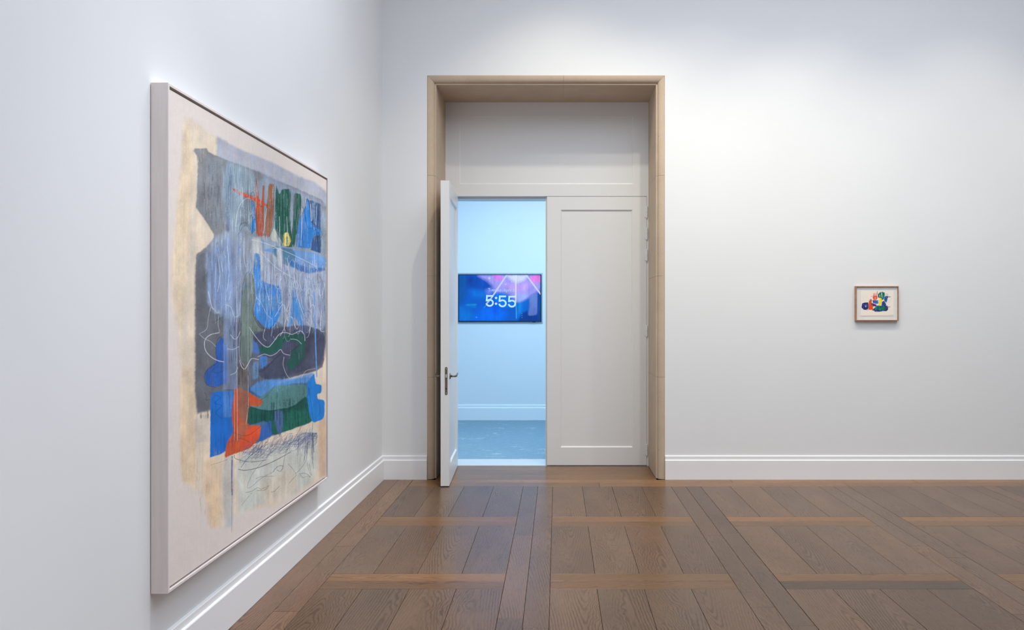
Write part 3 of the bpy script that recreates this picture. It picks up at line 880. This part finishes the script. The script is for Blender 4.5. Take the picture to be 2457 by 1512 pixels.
R.poly([(600, 975), (740, 950), (750, 1010), (650, 1045), (640, 1008), (598, 1020)], (6, 44, 50), 0.75, 3, dry=0.54)
R.poly([(610, 930), (738, 925), (738, 975), (610, 980)], (36, 92, 92), 0.6, 3, dry=0.58)
R.poly([(506, 945), (560, 940), (560, 1080), (506, 1095)], (12, 76, 156), 0.6, 2, dry=0.58)
R.poly([(558, 940), (600, 945), (596, 1085), (545, 1095)], (140, 52, 30), 0.6, 2, dry=0.56)
R.poly([(600, 1025), (626, 1022), (620, 1055), (575, 1084), (572, 1060)], (216, 78, 40), 0.8, 2)
R.poly([(738, 925), (778, 925), (778, 1005), (745, 1012)], (16, 92, 170), 0.5, 2, dry=0.60)
R.poly([(624, 912), (754, 895), (740, 918), (630, 952)], (120, 170, 222), 0.6, 3, dry=0.58)
R.poly([(578, 700), (608, 690), (606, 860), (580, 870)], (70, 84, 80), 0.6, 3, dry=0.56)
R.poly([(584, 660), (606, 660), (608, 740), (582, 740)], (160, 170, 166), 0.5, 3, dry=0.58)
R.poly([(466, 985), (504, 975), (504, 1004), (466, 1006)], (84, 88, 96), 0.8, 1.5, dry=0.55)
R.poly([(440, 290), (500, 330), (478, 470), (470, 640), (440, 660), (425, 600)], (204, 190, 160), 0.45, 8, dry=0.56)
R.poly([(430, 1040), (560, 1100), (545, 1262), (500, 1262), (440, 1160)], (202, 170, 130), 0.5, 8, dry=0.56)
R.poly([(570, 1095), (760, 1040), (760, 1140), (640, 1205), (572, 1232)], (205, 190, 168), 0.5, 6, dry=0.58)
# fine lines
K = (32, 34, 44); WH = (206, 214, 222); PALE = (170, 205, 225)
R.line(B((880, 870), (850, 790), (860, 500), (862, 260), (885, 110), (925, 42), (965, 100), (978, 260), (962, 400), (1010, 510), (1060, 540)), K, 1.0, 0.8)
R.line(B((690, 600), (650, 640), (640, 740), (650, 830), (575, 880), (540, 950), (565, 1020), (640, 1045)), K, 1.1, 0.85)
R.line(B((650, 860), (610, 900), (650, 920), (700, 900)), K, 0.9, 0.7)
R.line(B((620, 485), (670, 450), (705, 440)), K, 1, 0.8)
R.line(B((1010, 910), (1060, 890), (1110, 840), (1200, 755), (1270, 745), (1370, 670)), K, 1.2, 0.8)
R.line(B((1000, 470), (1050, 530), (1100, 540), (1140, 500)), K, 1, 0.7)
R.line(B((1390, 400), (1450, 390), (1500, 520)), K, 1, 0.7)
R.line(B((1515, 60), (1565, 150), (1582, 380)), K, 1, 0.7)
R.line(B((540, 1090), (560, 1110), (555, 1150), (590, 1150)), K, 0.8, 0.8)
R.line(B((640, 1110), (680, 1130), (630, 1180), (690, 1200), (640, 1260), (690, 1310)), (20, 50, 110), 1.4, 0.6)
R.line(A((708, 1130), (715, 1090), (745, 1072), (770, 1085), (790, 1120)), K, 1.1, 0.85)
R.line(A((700, 1160), (730, 1110), (760, 1090), (785, 1130)), K, 0.8, 0.8)
R.line(A((790, 900), (795, 860), (810, 850), (820, 880)), K, 0.9, 0.9)
R.line(A((790, 1130), (788, 1040), (795, 1018), (806, 1060), (800, 1150)), K, 0.9, 0.85)
for a in ((1160, 1000), (1192, 940), (1240, 1120), (1270, 1180)):
    R.line(A((a[0], a[1]), (a[0] + 10, a[1] - 40), (a[0] + 25, a[1] + 10), (a[0] + 30, a[1] + 70)), K, 0.9, 0.8)
R.line(A((1000, 1180), (970, 1120), (985, 1110), (1000, 1150)), K, 0.8, 0.8)
R.line(A((1070, 1240), (1075, 1100), (1085, 1060)), K, 0.8, 0.7)
for x0, y0, x1, y1 in ((1220, 900, 1230, 1100), (1250, 940, 1258, 1080), (1240, 930, 1240, 1050)):
    R.line(A((x0, y0), (x1, y1)), PALE, 0.9, 0.8)
for pts, w in (
    (B((495, 580), (560, 540), (575, 450), (600, 350), (650, 400), (668, 390)), 0.9),
    (B((670, 570), (590, 590), (545, 640), (550, 720), (600, 780), (660, 812), (710, 822)), 2.0),
    (B((500, 585), (540, 620), (600, 650), (640, 690)), 0.9),
    (B((665, 420), (660, 500), (672, 560)), 1.0),
    (B((715, 325), (770, 350), (800, 430), (830, 425)), 1.4),
    (B((765, 585), (800, 625), (830, 610), (850, 560)), 1.6),
    (B((740, 710), (790, 715), (840, 690)), 1.3),
    (B((765, 935), (810, 915), (830, 870)), 1.3),
    (B((845, 810), (865, 865), (890, 885), (920, 840), (950, 795), (1010, 803)), 1.8),
    (B((850, 600), (842, 700), (850, 800), (885, 855)), 0.9),
    (B((1000, 780), (1060, 755), (1110, 770), (1160, 750), (1200, 715), (1225, 750), (1280, 765)), 1.4),
    (B((930, 525), (980, 600), (1040, 670), (1090, 695), (1130, 660), (1190, 582), (1250, 570), (1300, 585), (1370, 555), (1405, 590), (1410, 640)), 1.6),
    (B((1285, 625), (1340, 632), (1380, 668)), 1.2),
    (B((1230, 780), (1222, 850), (1250, 930), (1275, 962)), 1.1),
    (B((1060, 545), (1050, 610), (1075, 640)), 1.0),
    (B((985, 265), (1030, 310), (1080, 410), (1125, 450)), 0.9),
    (B((1125, 440), (1130, 520), (1118, 600)), 0.9),
    (B((1500, 880), (1420, 900), (1380, 960)), 0.9),
    (B((918, 940), (920, 1200), (900, 1360)), 0.9),
    (B((1240, 560), (1230, 500), (1270, 430), (1310, 450)), 1.0)):
    R.line(pts, WH, w * 0.75, 0.85)
for pts in ([(614, 428), (619, 455), (621, 478), (628, 497), (631, 446)], [(634, 446), (633, 511), (634, 566)], [(614, 500), (616, 566)], [(643, 478), (638, 511), (636, 568)], [(657, 443), (656, 537), (645, 569)],
            [(662, 445), (671, 468), (677, 455)], [(697, 455), (695, 530), (704, 592)], [(706, 466), (704, 527), (699, 577), (705, 592)], [(722, 468), (722, 497), (714, 550), (706, 592)],
            [(720, 522), (733, 497), (737, 475), (743, 497), (747, 537), (770, 550)], [(714, 550), (712, 592)], [(733, 520), (738, 546), (746, 548)], [(752, 555), (764, 548), (773, 560), (770, 572)],
            [(755, 560), (748, 600)], [(681, 590), (682, 562), (690, 557), (697, 577)], [(604, 482), (608, 486), (616, 544), (611, 553)], [(660, 480), (680, 500), (697, 505)],
            [(618, 768), (632, 786), (650, 786), (660, 770)], [(594, 975), (640, 987), (700, 978), (738, 950), (740, 930)], [(560, 1039), (590, 1046), (612, 1034), (626, 1022)], [(548, 1062), (575, 1052), (600, 1062)],
            [(741, 930), (746, 970), (752, 1008)], [(660, 925), (640, 950), (622, 962)], [(764, 962), (768, 985), (762, 1000)], [(596, 1022), (594, 974), (597, 940)]):
    R.line(pts, K, 0.8, 0.75)
for pts in ([(565, 545), (572, 500), (588, 478), (600, 476)], [(640, 500), (632, 560)], [(670, 520), (672, 590)], [(688, 520), (690, 560)], [(725, 500), (722, 590)], [(745, 490), (748, 530)], [(760, 495), (758, 540)],
            [(604, 575), (640, 585), (700, 610), (760, 640)], [(625, 603), (660, 640), (704, 668)], [(655, 596), (668, 600), (676, 640), (672, 672)], [(640, 620), (636, 680), (646, 720)],
            [(690, 640), (700, 690), (690, 740)], [(705, 660), (716, 720), (730, 760)], [(660, 760), (680, 730), (684, 780), (672, 806)], [(700, 760), (712, 790), (720, 770)], [(740, 700), (748, 760), (742, 800)],
            [(765, 690), (772, 740), (768, 790), (778, 796)], [(520, 600), (528, 660), (522, 700)], [(545, 590), (550, 650), (542, 720)], [(500, 700), (508, 735), (512, 742)]):
    R.line(pts, (226, 232, 236), 0.9, 0.8)
R.line(B((1488, 225), (1500, 600), (1512, 950)), (96, 155, 222), 3.0, 0.9)
R.line(B((820, 0), (826, 1500)), (205, 214, 222), 0.9, 0.8)
R.line(B((800, 1060), (803, 1500)), (205, 190, 180), 0.8, 0.7)
R.line(B((918, 0), (918, 900)), (196, 205, 210), 0.7, 0.5)
rs = np.random.RandomState(9)
for i in range(230):                       # drips and scratches in the pale curtain
    x = rs.uniform(508, 782); y = rs.uniform(572, 720) + (x - 500) * 0.12
    ln = rs.uniform(15, 75)
    pts = [(x, y), (x + rs.uniform(-2, 2), y + ln * 0.5), (x + rs.uniform(-4, 4), y + ln)]
    colr = [(212, 222, 230), (176, 196, 222), (92, 116, 170), (100, 145, 206), (70, 80, 110), (84, 104, 150)][rs.randint(6)]
    R.line(pts, colr, rs.uniform(0.5, 1.3), rs.uniform(0.35, 0.8))
for i in range(90):                        # loops at the right of the curtain
    x = rs.uniform(650, 776); y = rs.uniform(640, 800)
    a = rs.uniform(0, 6.28); r1 = rs.uniform(5, 20)
    pts = [(x + r1 * math.cos(a + t) * 0.5, y + r1 * 1.5 * math.sin(a + t)) for t in np.linspace(0, rs.uniform(1.5, 4), 6)]
    colr = [(224, 228, 232), (196, 200, 212), (60, 62, 84), (90, 96, 150)][rs.randint(4)]
    R.line(pts, colr, rs.uniform(0.5, 1.0), rs.uniform(0.4, 0.8))
for i in range(30):                        # long thin drips over the top field
    x = rs.uniform(520, 780); y = 345 + (x - 520) * 0.42 + rs.uniform(0, 30)
    R.line([(x, y), (x + rs.uniform(-1, 1), y + rs.uniform(30, 120))], [(196, 206, 216), (150, 165, 185)][rs.randint(2)], 0.8, 0.4)
VI = (84, 94, 140)
R.line([(557, 1096), (556, 1150), (557, 1187)], VI, 3.0, 0.9)
R.line([(556.5, 1187), (556, 1277)], (90, 92, 110), 1.0, 0.8)
for i in range(260):                        # violet scribble under the forms
    t = rs.rand()
    x = 572 + 180 * t; y = 1098 - 40 * t + rs.uniform(-14, 16)
    L = rs.uniform(14, 60); an = rs.normal(-0.75, 0.4)
    bend = rs.uniform(-10, 10)
    pts = [(x, y), (x + L * 0.5 * math.cos(an) + bend * 0.4, y + L * 0.5 * math.sin(an) + bend), (x + L * math.cos(an), y + L * math.sin(an) * 0.8)]
    pts = [(min(max(a, 566), 760), max(b, 1040)) for a, b in pts]
    R.line(pts, VI if rs.rand() < 0.7 else (56, 60, 84), rs.uniform(0.4, 1.0), rs.uniform(0.35, 0.8))
for i in range(26):
    x = rs.uniform(716, 756); y = rs.uniform(1022, 1060)
    R.line([(x, y), (x + rs.uniform(-14, 2), y + rs.uniform(30, 70))], VI, 0.9, 0.6)
for pts, w in (
    (Cc((745, 310), (760, 340), (880, 365), (1000, 350)), 2.0), (Cc((780, 425), (840, 432), (950, 408), (1080, 352), (1200, 285)), 2.4),
    (Cc((800, 410), (860, 330), (960, 250), (1010, 200)), 1.8), (Cc((985, 350), (900, 450), (852, 560), (880, 568), (960, 500), (1070, 440)), 1.0),
    (Cc((920, 500), (960, 485), (1060, 480)), 1.0), (Cc((840, 612), (890, 600), (935, 572), (965, 585), (1025, 555), (990, 592), (930, 596)), 1.3),
    (Cc((1042, 606), (1070, 602), (1112, 558)), 1.3), (Cc((890, 612), (850, 660), (800, 720)), 0.8),
    (Cc((1190, 535), (1220, 500), (1245, 470), (1215, 420), (1180, 380)), 1.2), (Cc((1240, 460), (1280, 420), (1325, 350), (1335, 250)), 1.1),
    (Cc((1275, 462), (1300, 492), (1330, 480), (1360, 487), (1320, 458), (1275, 460)), 1.3), (Cc((1378, 50), (1372, 250), (1385, 420)), 0.9),
    (Cc((1290, 75), (1220, 200), (1160, 300), (1140, 400)), 1.3), (Cc((1060, 440), (1100, 400), (1140, 400), (1120, 440), (1090, 430)), 1.8),
    (Cc((1335, 375), (1350, 440), (1368, 475)), 0.9), (Cc((1350, 380), (1362, 440), (1370, 470)), 0.9), (Cc((560, 388), (640, 365), (690, 345)), 0.8)):
    R.line(pts, (54, 58, 82), w * 0.62, 0.9)
for i in range(7):                         # pencil-like hook marks near the blue square
    R.line([(750 + rs.uniform(-1, 1), 1040), (752 + i * 0.3, 1085)], (80, 84, 104), 0.7, 0.5)
# weave and brush variation
R.C *= (1 + 0.06 * (R.tex(0.9, 0.05, 301, 2) - 0.5) + 0.09 * (R.tex(0.7, 0.7, 401, 2) - 0.5) + 0.06 * (R.tex(0.06, 0.06, 451, 3) - 0.5))[..., None]
ILL = np.array([0.80, 0.815, 0.83])
Pg = np.stack([np.full_like(yy, XC), yy, zz], -1)
cv = ploc(grid_mesh(Pg, R.C / ILL, 'canvas'), 'canvas', M_CANVAS)
cv['label'] = 'abstract painting in blues, greens and orange on raw canvas'

# ---- small framed sheet on the back wall
SD = 0.034
YS = YB - SD
SX0, SX1 = (2053.5 - PX0) / F_PX * YS, (2156.5 - PX0) / F_PX * YS
SZ0, SZ1 = CAMH - (770 - PY0) / F_PX * YS, CAMH - (686.5 - PY0) / F_PX * YS
sa = empty('framed_drawing', ((SX0 + SX1) / 2, YB, SZ0))
tag(sa, 'small colourful drawing in thin cherry wood frame on the back wall', 'picture')
def sloc(me, name, mat, loc=None):
    o = link(name, me, mat, sa)
    o.matrix_parent_inverse = Matrix.Translation(-Vector(sa.location))
    return o
LP = 0.0085
oo = [(SX0, SZ0), (SX1, SZ0), (SX1, SZ1), (SX0, SZ1)]
ii = [(SX0 + LP, SZ0 + LP), (SX1 - LP, SZ0 + LP), (SX1 - LP, SZ1 - LP), (SX0 + LP, SZ1 - LP)]
for k in range(4):
    k2 = (k + 1) % 4
    f = lambda q, r: [(q[0], YB - 0.001, q[1]), (q[0], YS + 0.001, q[1]), (q[0] + (r[0] - q[0]) * 0.15, YS, q[1] + (r[1] - q[1]) * 0.15), (r[0], YS, r[1]), (r[0], YB - 0.001, r[1])]
    sloc(loft_mesh(f(oo[k], ii[k]), f(oo[k2], ii[k2])), 'frame_rail', M_FRAME2)
sloc(box_mesh(SX0 + LP, SX1 - LP, YS + 0.012, YB - 0.001, SZ0 + LP, SZ1 - LP), 'mat_board', M_MAT)
kk = 150.0 / 1745.0
def dX(u): return (2030 + kk * u - PX0) / F_PX * (YS + 0.01)
def dZ(v): return CAMH - (670 + kk * v - PY0) / F_PX * (YS + 0.01)
us = np.linspace(408, 1330, 280); vv = np.linspace(1028, 318, 215)
U, V = np.meshgrid(us, vv, indexing='ij')
S = Raster(U, V, (216, 205, 192), (1, 1, 1)); S.prepare(0.12); S.vary = False; S.aa = 4.0
NAVY, ROYAL, GRN, RED, ORG, YEL = (32, 42, 92), (42, 86, 150), (16, 104, 88), (196, 60, 60), (196, 74, 36), (232, 186, 50)
S.poly([(455, 670), (560, 650), (620, 650), (625, 740), (620, 830), (560, 858), (490, 850), (440, 800), (435, 750)], NAVY, 1, 3, sm=0, rag=7, shade=0.6)
S.poly([(520, 700), (590, 690), (590, 790), (530, 780)], (70, 80, 160), 0.6, 14, rag=10)
S.poly([(530, 740), (560, 735), (570, 775), (545, 780)], (190, 195, 230), 0.8, 8)
S.poly([(640, 640), (690, 570), (725, 580), (715, 670), (790, 740), (740, 800), (780, 840), (690, 860), (630, 850), (620, 720)], ORG, 1, 3, sm=0, rag=7, shade=0.5)
S.poly([(640, 600), (690, 545), (720, 560), (700, 640), (640, 650)], (150, 80, 50), 0.7, 8, rag=6)
S.poly([(760, 470), (870, 460), (870, 540), (830, 600), (770, 580), (745, 520)], RED, 1, 3, sm=0, rag=7, shade=0.5)
for x, y0, y1, c in ((768, 400, 480, RED), (800, 390, 480, (200, 90, 70)), (850, 380, 480, (206, 90, 80)), (832, 400, 470, (220, 150, 130)), (876, 345, 430, (90, 100, 80))):
    S.line([(x, y0), (x + 4, y1)], c, 15, 0.9)
S.line([(700, 485), (760, 470), (830, 468)], (220, 80, 60), 14, 0.9)
S.poly([(800, 500), (830, 500), (820, 610), (805, 590)], (220, 170, 60), 0.9, 5)
S.poly([(735, 590), (900, 590), (905, 680), (840, 690), (750, 660)], ROYAL, 1, 3, sm=0, rag=7, shade=0.4)
S.poly([(690, 660), (760, 680), (860, 720), (830, 770), (740, 740), (690, 700)], (60, 40, 96), 1, 3, sm=0, rag=7, shade=0.5)
S.poly([(890, 440), (930, 380), (980, 360), (1030, 360), (1080, 370), (1075, 470), (1050, 560), (1000, 590), (960, 520), (890, 510)], GRN, 1, 3, sm=0, rag=7, shade=0.5)
S.poly([(985, 370), (1005, 370), (1012, 520), (990, 500)], (215, 215, 200), 0.9, 4)
S.poly([(930, 430), (960, 440), (950, 500), (925, 490)], (205, 210, 200), 0.6, 8)
S.poly([(960, 515), (1000, 540), (1005, 600), (975, 690), (940, 750), (905, 735), (920, 640), (930, 560)], YEL, 1, 3, sm=0, rag=7, shade=0.3)
S.poly([(1060, 500), (1110, 470), (1175, 470), (1160, 540), (1130, 640), (1080, 640), (1060, 580)], ROYAL, 1, 3, sm=0, rag=7, shade=0.6)
S.line([(1100, 430), (1130, 410), (1165, 430), (1160, 480)], (110, 110, 120), 10, 0.8)
S.line([(1170, 495), (1235, 495)], (70, 72, 80), 22, 0.85)
S.poly([(1000, 640), (1060, 600), (1120, 700), (1100, 770), (990, 750)], (34, 60, 112), 1, 3, sm=0, rag=7, shade=0.5)
S.poly([(720, 870), (800, 800), (860, 740), (1000, 740), (1150, 740), (1170, 800), (1180, 850), (1130, 890), (1000, 890), (930, 910), (800, 905), (790, 880)], NAVY, 1, 3, sm=0, rag=7, shade=0.5)
S.poly([(800, 790), (880, 750), (1080, 750), (1090, 820), (1050, 880), (900, 850), (820, 850)], GRN, 0.95, 8, rag=9, shade=0.5)
S.line([(1120, 775), (1225, 775)], (70, 72, 90), 18, 0.8)
S.line([(580, 865), (640, 845), (760, 850)], ORG, 14, 0.9)
S.line([(1010, 620), (990, 740)], (200, 220, 230), 8, 0.8)
S.line([(1290, 530), (1240, 560), (1235, 620), (1180, 660)], (176, 170, 155), 7, 0.6)
S.line([(415, 1026), (900, 1018), (1320, 1010)], (160, 140, 120), 9, 0.5)
S.line([(1195, 1005), (1310, 1003)], (150, 140, 130), 9, 0.6)
rd = np.random.RandomState(4)
for cx_, cy_, rx_, ry_, cols, nst in ((530, 755, 85, 90, [NAVY, ROYAL, (70, 80, 160)], 26), (680, 760, 60, 90, [ORG, (160, 60, 30), (220, 110, 60)], 26), (815, 500, 60, 70, [RED, (210, 110, 80), ORG], 18),
                                     (825, 640, 80, 45, [ROYAL, NAVY, (80, 130, 190)], 18), (980, 460, 90, 95, [GRN, (10, 70, 60), (60, 140, 120)], 30), (955, 640, 35, 95, [YEL, (240, 210, 90)], 12),
                                     (1115, 560, 55, 90, [ROYAL, NAVY, (120, 160, 210)], 24), (1050, 690, 60, 70, [NAVY, ROYAL], 20), (960, 820, 200, 65, [GRN, NAVY, (10, 70, 70), (50, 130, 110)], 60), (1140, 820, 40, 60, [NAVY, (60, 70, 120)], 16)):
    for i in range(nst):
        an = rd.uniform(0, 6.28); rr_ = math.sqrt(rd.rand())
        x_ = cx_ + rx_ * rr_ * math.cos(an); y_ = cy_ + ry_ * rr_ * math.sin(an)
        d_ = rd.normal(1.2, 0.5); L_ = rd.uniform(25, 70)
        S.line([(x_ - L_ / 2 * math.cos(d_), y_ - L_ / 2 * math.sin(d_)), (x_ + L_ / 2 * math.cos(d_), y_ + L_ / 2 * math.sin(d_))], cols[rd.randint(len(cols))], rd.uniform(5, 12), 0.8)
Ps = np.stack([dX(U), np.full_like(U, YS + 0.0105), dZ(V)], -1)
sloc(grid_mesh(Ps, S.C / np.array([0.72, 0.72, 0.72]), 'paper_sheet'), 'paper_sheet', M_PAPER)

# ------------------------------------------------------------------ wall screen in the hall
KS = HYB / F_PX
def tX(px): return (px - PX0) * KS
def tZ(py): return CAMH - (py - PY0) * KS
tv = empty('wall_screen', (tX(1200), HYB, tZ(774)))
tag(tv, 'flat screen showing a clock, set in the hall wall beyond the doorway', 'screen')
def tloc(me, name, mat):
    o = link(name, me, mat, tv)
    o.matrix_parent_inverse = Matrix.Translation(-Vector(tv.location))
    return o
ta = (tX(1096.5), tX(1302), tZ(775.5), tZ(655))
tb = (tX(1100), tX(1299.3), tZ(772.5), tZ(658.6))
tc_ = (tX(1101.8), tX(1297), tZ(770), tZ(660.3))
def ring(a, b, y0, y1):
    return boxes_mesh([(a[0], b[0], y0, y1, a[2], a[3]), (b[1], a[1], y0, y1, a[2], a[3]),
                       (b[0], b[1], y0, y1, a[2], b[2]), (b[0], b[1], y0, y1, b[3], a[3])])
tloc(ring(ta, tb, HYB - 0.012, HYB - 0.001), 'recess_trim', M_STEEL)
tloc(ring(tb, tc_, HYB - 0.03, HYB - 0.001), 'bezel', M_BLACK)
tloc(box_mesh(tX(1277), tX(1285), HYB - 0.031, HYB - 0.02, tZ(773.6), tZ(771.4), 0.002), 'sensor_bump', M_BLACK)
kt = 240.0 / 2419.0
us = np.linspace(217, 2186, 440); vv = np.linspace(1312, 204, 250)
U, V = np.meshgrid(us, vv, indexing='ij')
Q = Raster(U, V, (6, 92, 205), (1, 1, 1)); Q.prepare(0.1); Q.vary = False; Q.aa = 9.0
Q.poly([(200, 200), (620, 200), (820, 260), (980, 420), (1040, 560), (860, 600), (520, 520), (200, 560)], (8, 72, 180), 0.9, 80)
Q.poly([(200, 200), (420, 200), (400, 700), (300, 900), (200, 900)], (10, 88, 170), 0.8, 60)
Q.poly([(400, 230), (560, 260), (480, 420), (380, 400)], (8, 60, 160), 0.7, 60)
Q.poly([(480, 560), (900, 600), (860, 760), (560, 740)], (10, 124, 230), 0.6, 70)
Q.poly([(700, 1000), (1200, 960), (1400, 1100), (1300, 1330), (500, 1330)], (4, 108, 246), 0.8, 80)
Q.poly([(1000, 950), (1180, 960), (1150, 1150), (1000, 1100)], (6, 80, 230), 0.6, 60)
Q.poly([(200, 1000), (420, 950), (600, 1200), (420, 1330), (200, 1330)], (10, 116, 214), 0.7, 70)
Q.poly([(650, 200), (2200, 200), (2200, 560), (1900, 740), (1680, 860), (1560, 800), (1300, 640), (1060, 640), (1040, 470), (900, 340)], (160, 160, 250), 0.95, 50, shade=0.2)
Q.poly([(1040, 200), (1230, 200), (1290, 300), (1180, 350), (1060, 300)], (214, 124, 238), 0.9, 40)
Q.poly([(1980, 200), (2200, 200), (2200, 340), (2040, 400), (1950, 300)], (236, 120, 226), 0.9, 50)
Q.poly([(1300, 420), (1960, 380), (1900, 520), (1620, 640), (1400, 560)], (192, 164, 252), 0.8, 60)
Q.poly([(1360, 200), (1880, 200), (1800, 330), (1620, 400), (1480, 330)], (214, 228, 254), 0.9, 45)
Q.poly([(860, 560), (1040, 500), (1010, 660), (900, 680)], (120, 140, 250), 0.7, 50)
Q.poly([(1060, 640), (1260, 620), (1500, 720), (1560, 960), (1300, 1000), (1100, 860)], (6, 120, 244), 0.8, 50)
Q.poly([(1600, 640), (1900, 700), (1860, 780), (1700, 880), (1610, 860)], (150, 180, 252), 0.7, 40)
Q.poly([(1600, 900), (1800, 820), (1890, 760), (1910, 900), (1870, 1160), (1740, 1250), (1600, 1250)], (8, 112, 224), 0.8, 30)
Q.poly([(1640, 900), (1740, 880), (1720, 1100), (1620, 1140)], (20, 150, 246), 0.7, 50)
Q.poly([(1740, 1120), (1870, 1060), (1900, 1180), (2110, 1150), (2200, 1000), (2200, 1330), (1640, 1330), (1680, 1230)], (8, 52, 140), 0.9, 30)
Q.poly([(1910, 720), (2110, 640), (2115, 900), (2100, 1150), (1890, 1190), (1920, 950)], (110, 142, 222), 0.85, 20)
Q.poly([(2000, 1000), (2110, 980), (2100, 1150), (1960, 1170)], (92, 108, 196), 0.7, 40)
Q.poly([(2120, 640), (2190, 680), (2190, 1330), (2100, 1330)], (6, 70, 150), 0.9, 16)
Q.line([(1375, 200), (1200, 460), (1000, 760), (900, 880)], (210, 220, 255), 34, 0.8)
Q.line([(1000, 760), (820, 1000)], (90, 170, 250), 12, 0.6)
Q.line([(1600, 200), (1592, 420), (1590, 860)], (222, 230, 255), 30, 0.9)
Q.line([(1590, 860), (1600, 1050), (1602, 1250)], (70, 180, 252), 18, 0.8)
Q.line([(1840, 200), (1960, 360), (2186, 660)], (216, 218, 255), 34, 0.85)
for c, r in (((950, 280), 52), ((1350, 425), 34), ((1490, 372), 26), ((640, 1225), 40)):
    Q.line([c, (c[0] + 1, c[1])], (196, 204, 255) if r != 40 else (40, 160, 246), r, 0.85)
Q.poly([(388, 905), (645, 900), (645, 945), (388, 948)], (16, 148, 206), 0.9, 14)
Q.poly([(430, 965), (648, 965), (648, 992), (540, 998)], (16, 124, 226), 0.7, 12)
for v in (1132, 1180, 1232):
    Q.line([(1736, v), (1742, v + 3)], (96, 190, 252), 14, 0.7)
Pq = np.stack([tX(1080 + kt * U), np.full_like(U, HYB - 0.024), tZ(640 + kt * V)], -1)
Pq[:, :, 0] = np.clip(Pq[:, :, 0], tc_[0], tc_[1])
scr = tloc(grid_mesh(Pq, Q.C, 'screen'), 'screen', M_SCREEN)

def text_mesh(body, bold=0.0):
    cu = bpy.data.curves.new('text', 'FONT')
    cu.body = body; cu.size = 1.0; cu.offset = bold; cu.resolution_u = 4
    ob = bpy.data.objects.new('text', cu); COL.objects.link(ob)
    bpy.context.view_layer.update()
    dg = bpy.context.evaluated_depsgraph_get()
    me = bpy.data.meshes.new_from_object(ob.evaluated_get(dg))
    bpy.data.objects.remove(ob); bpy.data.curves.remove(cu)
    return me
def put_text(body, x0, x1, y0, y1, rot, mat, name, bold):
    me = text_mesh(body, bold)
    co = np.array([v.co[:] for v in me.vertices])
    mn, mx = co.min(0), co.max(0)
    s = (co[:, :2] - mn[:2]) / (mx - mn)[:2]
    X = tX(x0) + (tX(x1) - tX(x0)) * s[:, 0]
    Z = tZ(y1) + (tZ(y0) - tZ(y1)) * s[:, 1] - (X - tX(x0)) * math.tan(rot)
    for v, a, b in zip(me.vertices, X, Z):
        v.co = (a, HYB - 0.026, b)
    me.materials.clear()
    return tloc(me, name, mat)
M_CLK = mat_emit('clock_digits', s2l((186, 230, 255)))
M_DATE = mat_emit('date_letters', s2l((168, 205, 255)))
def ribbon(path, hw):
    p = np.array(path, float); n = len(p)
    t = np.gradient(p, axis=0); t /= np.linalg.norm(t, axis=1)[:, None]
    nrm = np.stack([-t[:, 1], t[:, 0]], 1)
    v = np.concatenate([p + nrm * hw, p - nrm * hw])
    return v, [(i, i + 1, n + i + 1, n + i) for i in range(n - 1)]
def clock_part(pieces):
    V, Fc = [], []
    for v, f in pieces:
        o = len(V)
        for a_, b_ in v:
            V.append((tX(1150 + a_ * 120 / 2268), HYB - 0.026, tZ(670 + b_ * 80 / 1512)))
        Fc.extend([tuple(o + i for i in q) for q in f])
    return mesh_from(V, Fc, 'clock_digit')
for dx, dy in ((0, 0), (580, 22), (1008, 34)):
    arc = []
    for k in range(41):
        an = math.radians(222 + (172 + 360 - 222) * k / 40)
        arc.append((478 + dx + 150 * math.cos(an), 1075 + dy + 138 * math.sin(an)))
    tloc(clock_part([
        ([(320 + dx, 722 + dy), (640 + dx, 722 + dy), (640 + dx, 800 + dy), (392 + dx, 800 + dy), (318 + dx, 800 + dy)], [(0, 1, 2, 3, 4)]),
        ([(318 + dx, 800 + dy), (392 + dx, 800 + dy), (378 + dx, 975 + dy), (380 + dx, 1005 + dy), (300 + dx, 1005 + dy)], [(0, 1, 2, 3, 4)]),
        ribbon(arc, 38)]), 'clock_digit', M_CLK)
for c in ((766, 852), (766, 1115)):
    tloc(clock_part([([(c[0] + 54 * math.cos(k * math.pi / 12), c[1] + 54 * math.sin(k * math.pi / 12)) for k in range(24)], [tuple(range(24))])]), 'clock_dot', M_CLK)
dt = put_text('Tuesday, April 5', 1171.5, 1234, 691.8, 701.3, math.radians(1.2), M_DATE, 'date_letters', 0.004)
dt['kind'] = 'stuff'
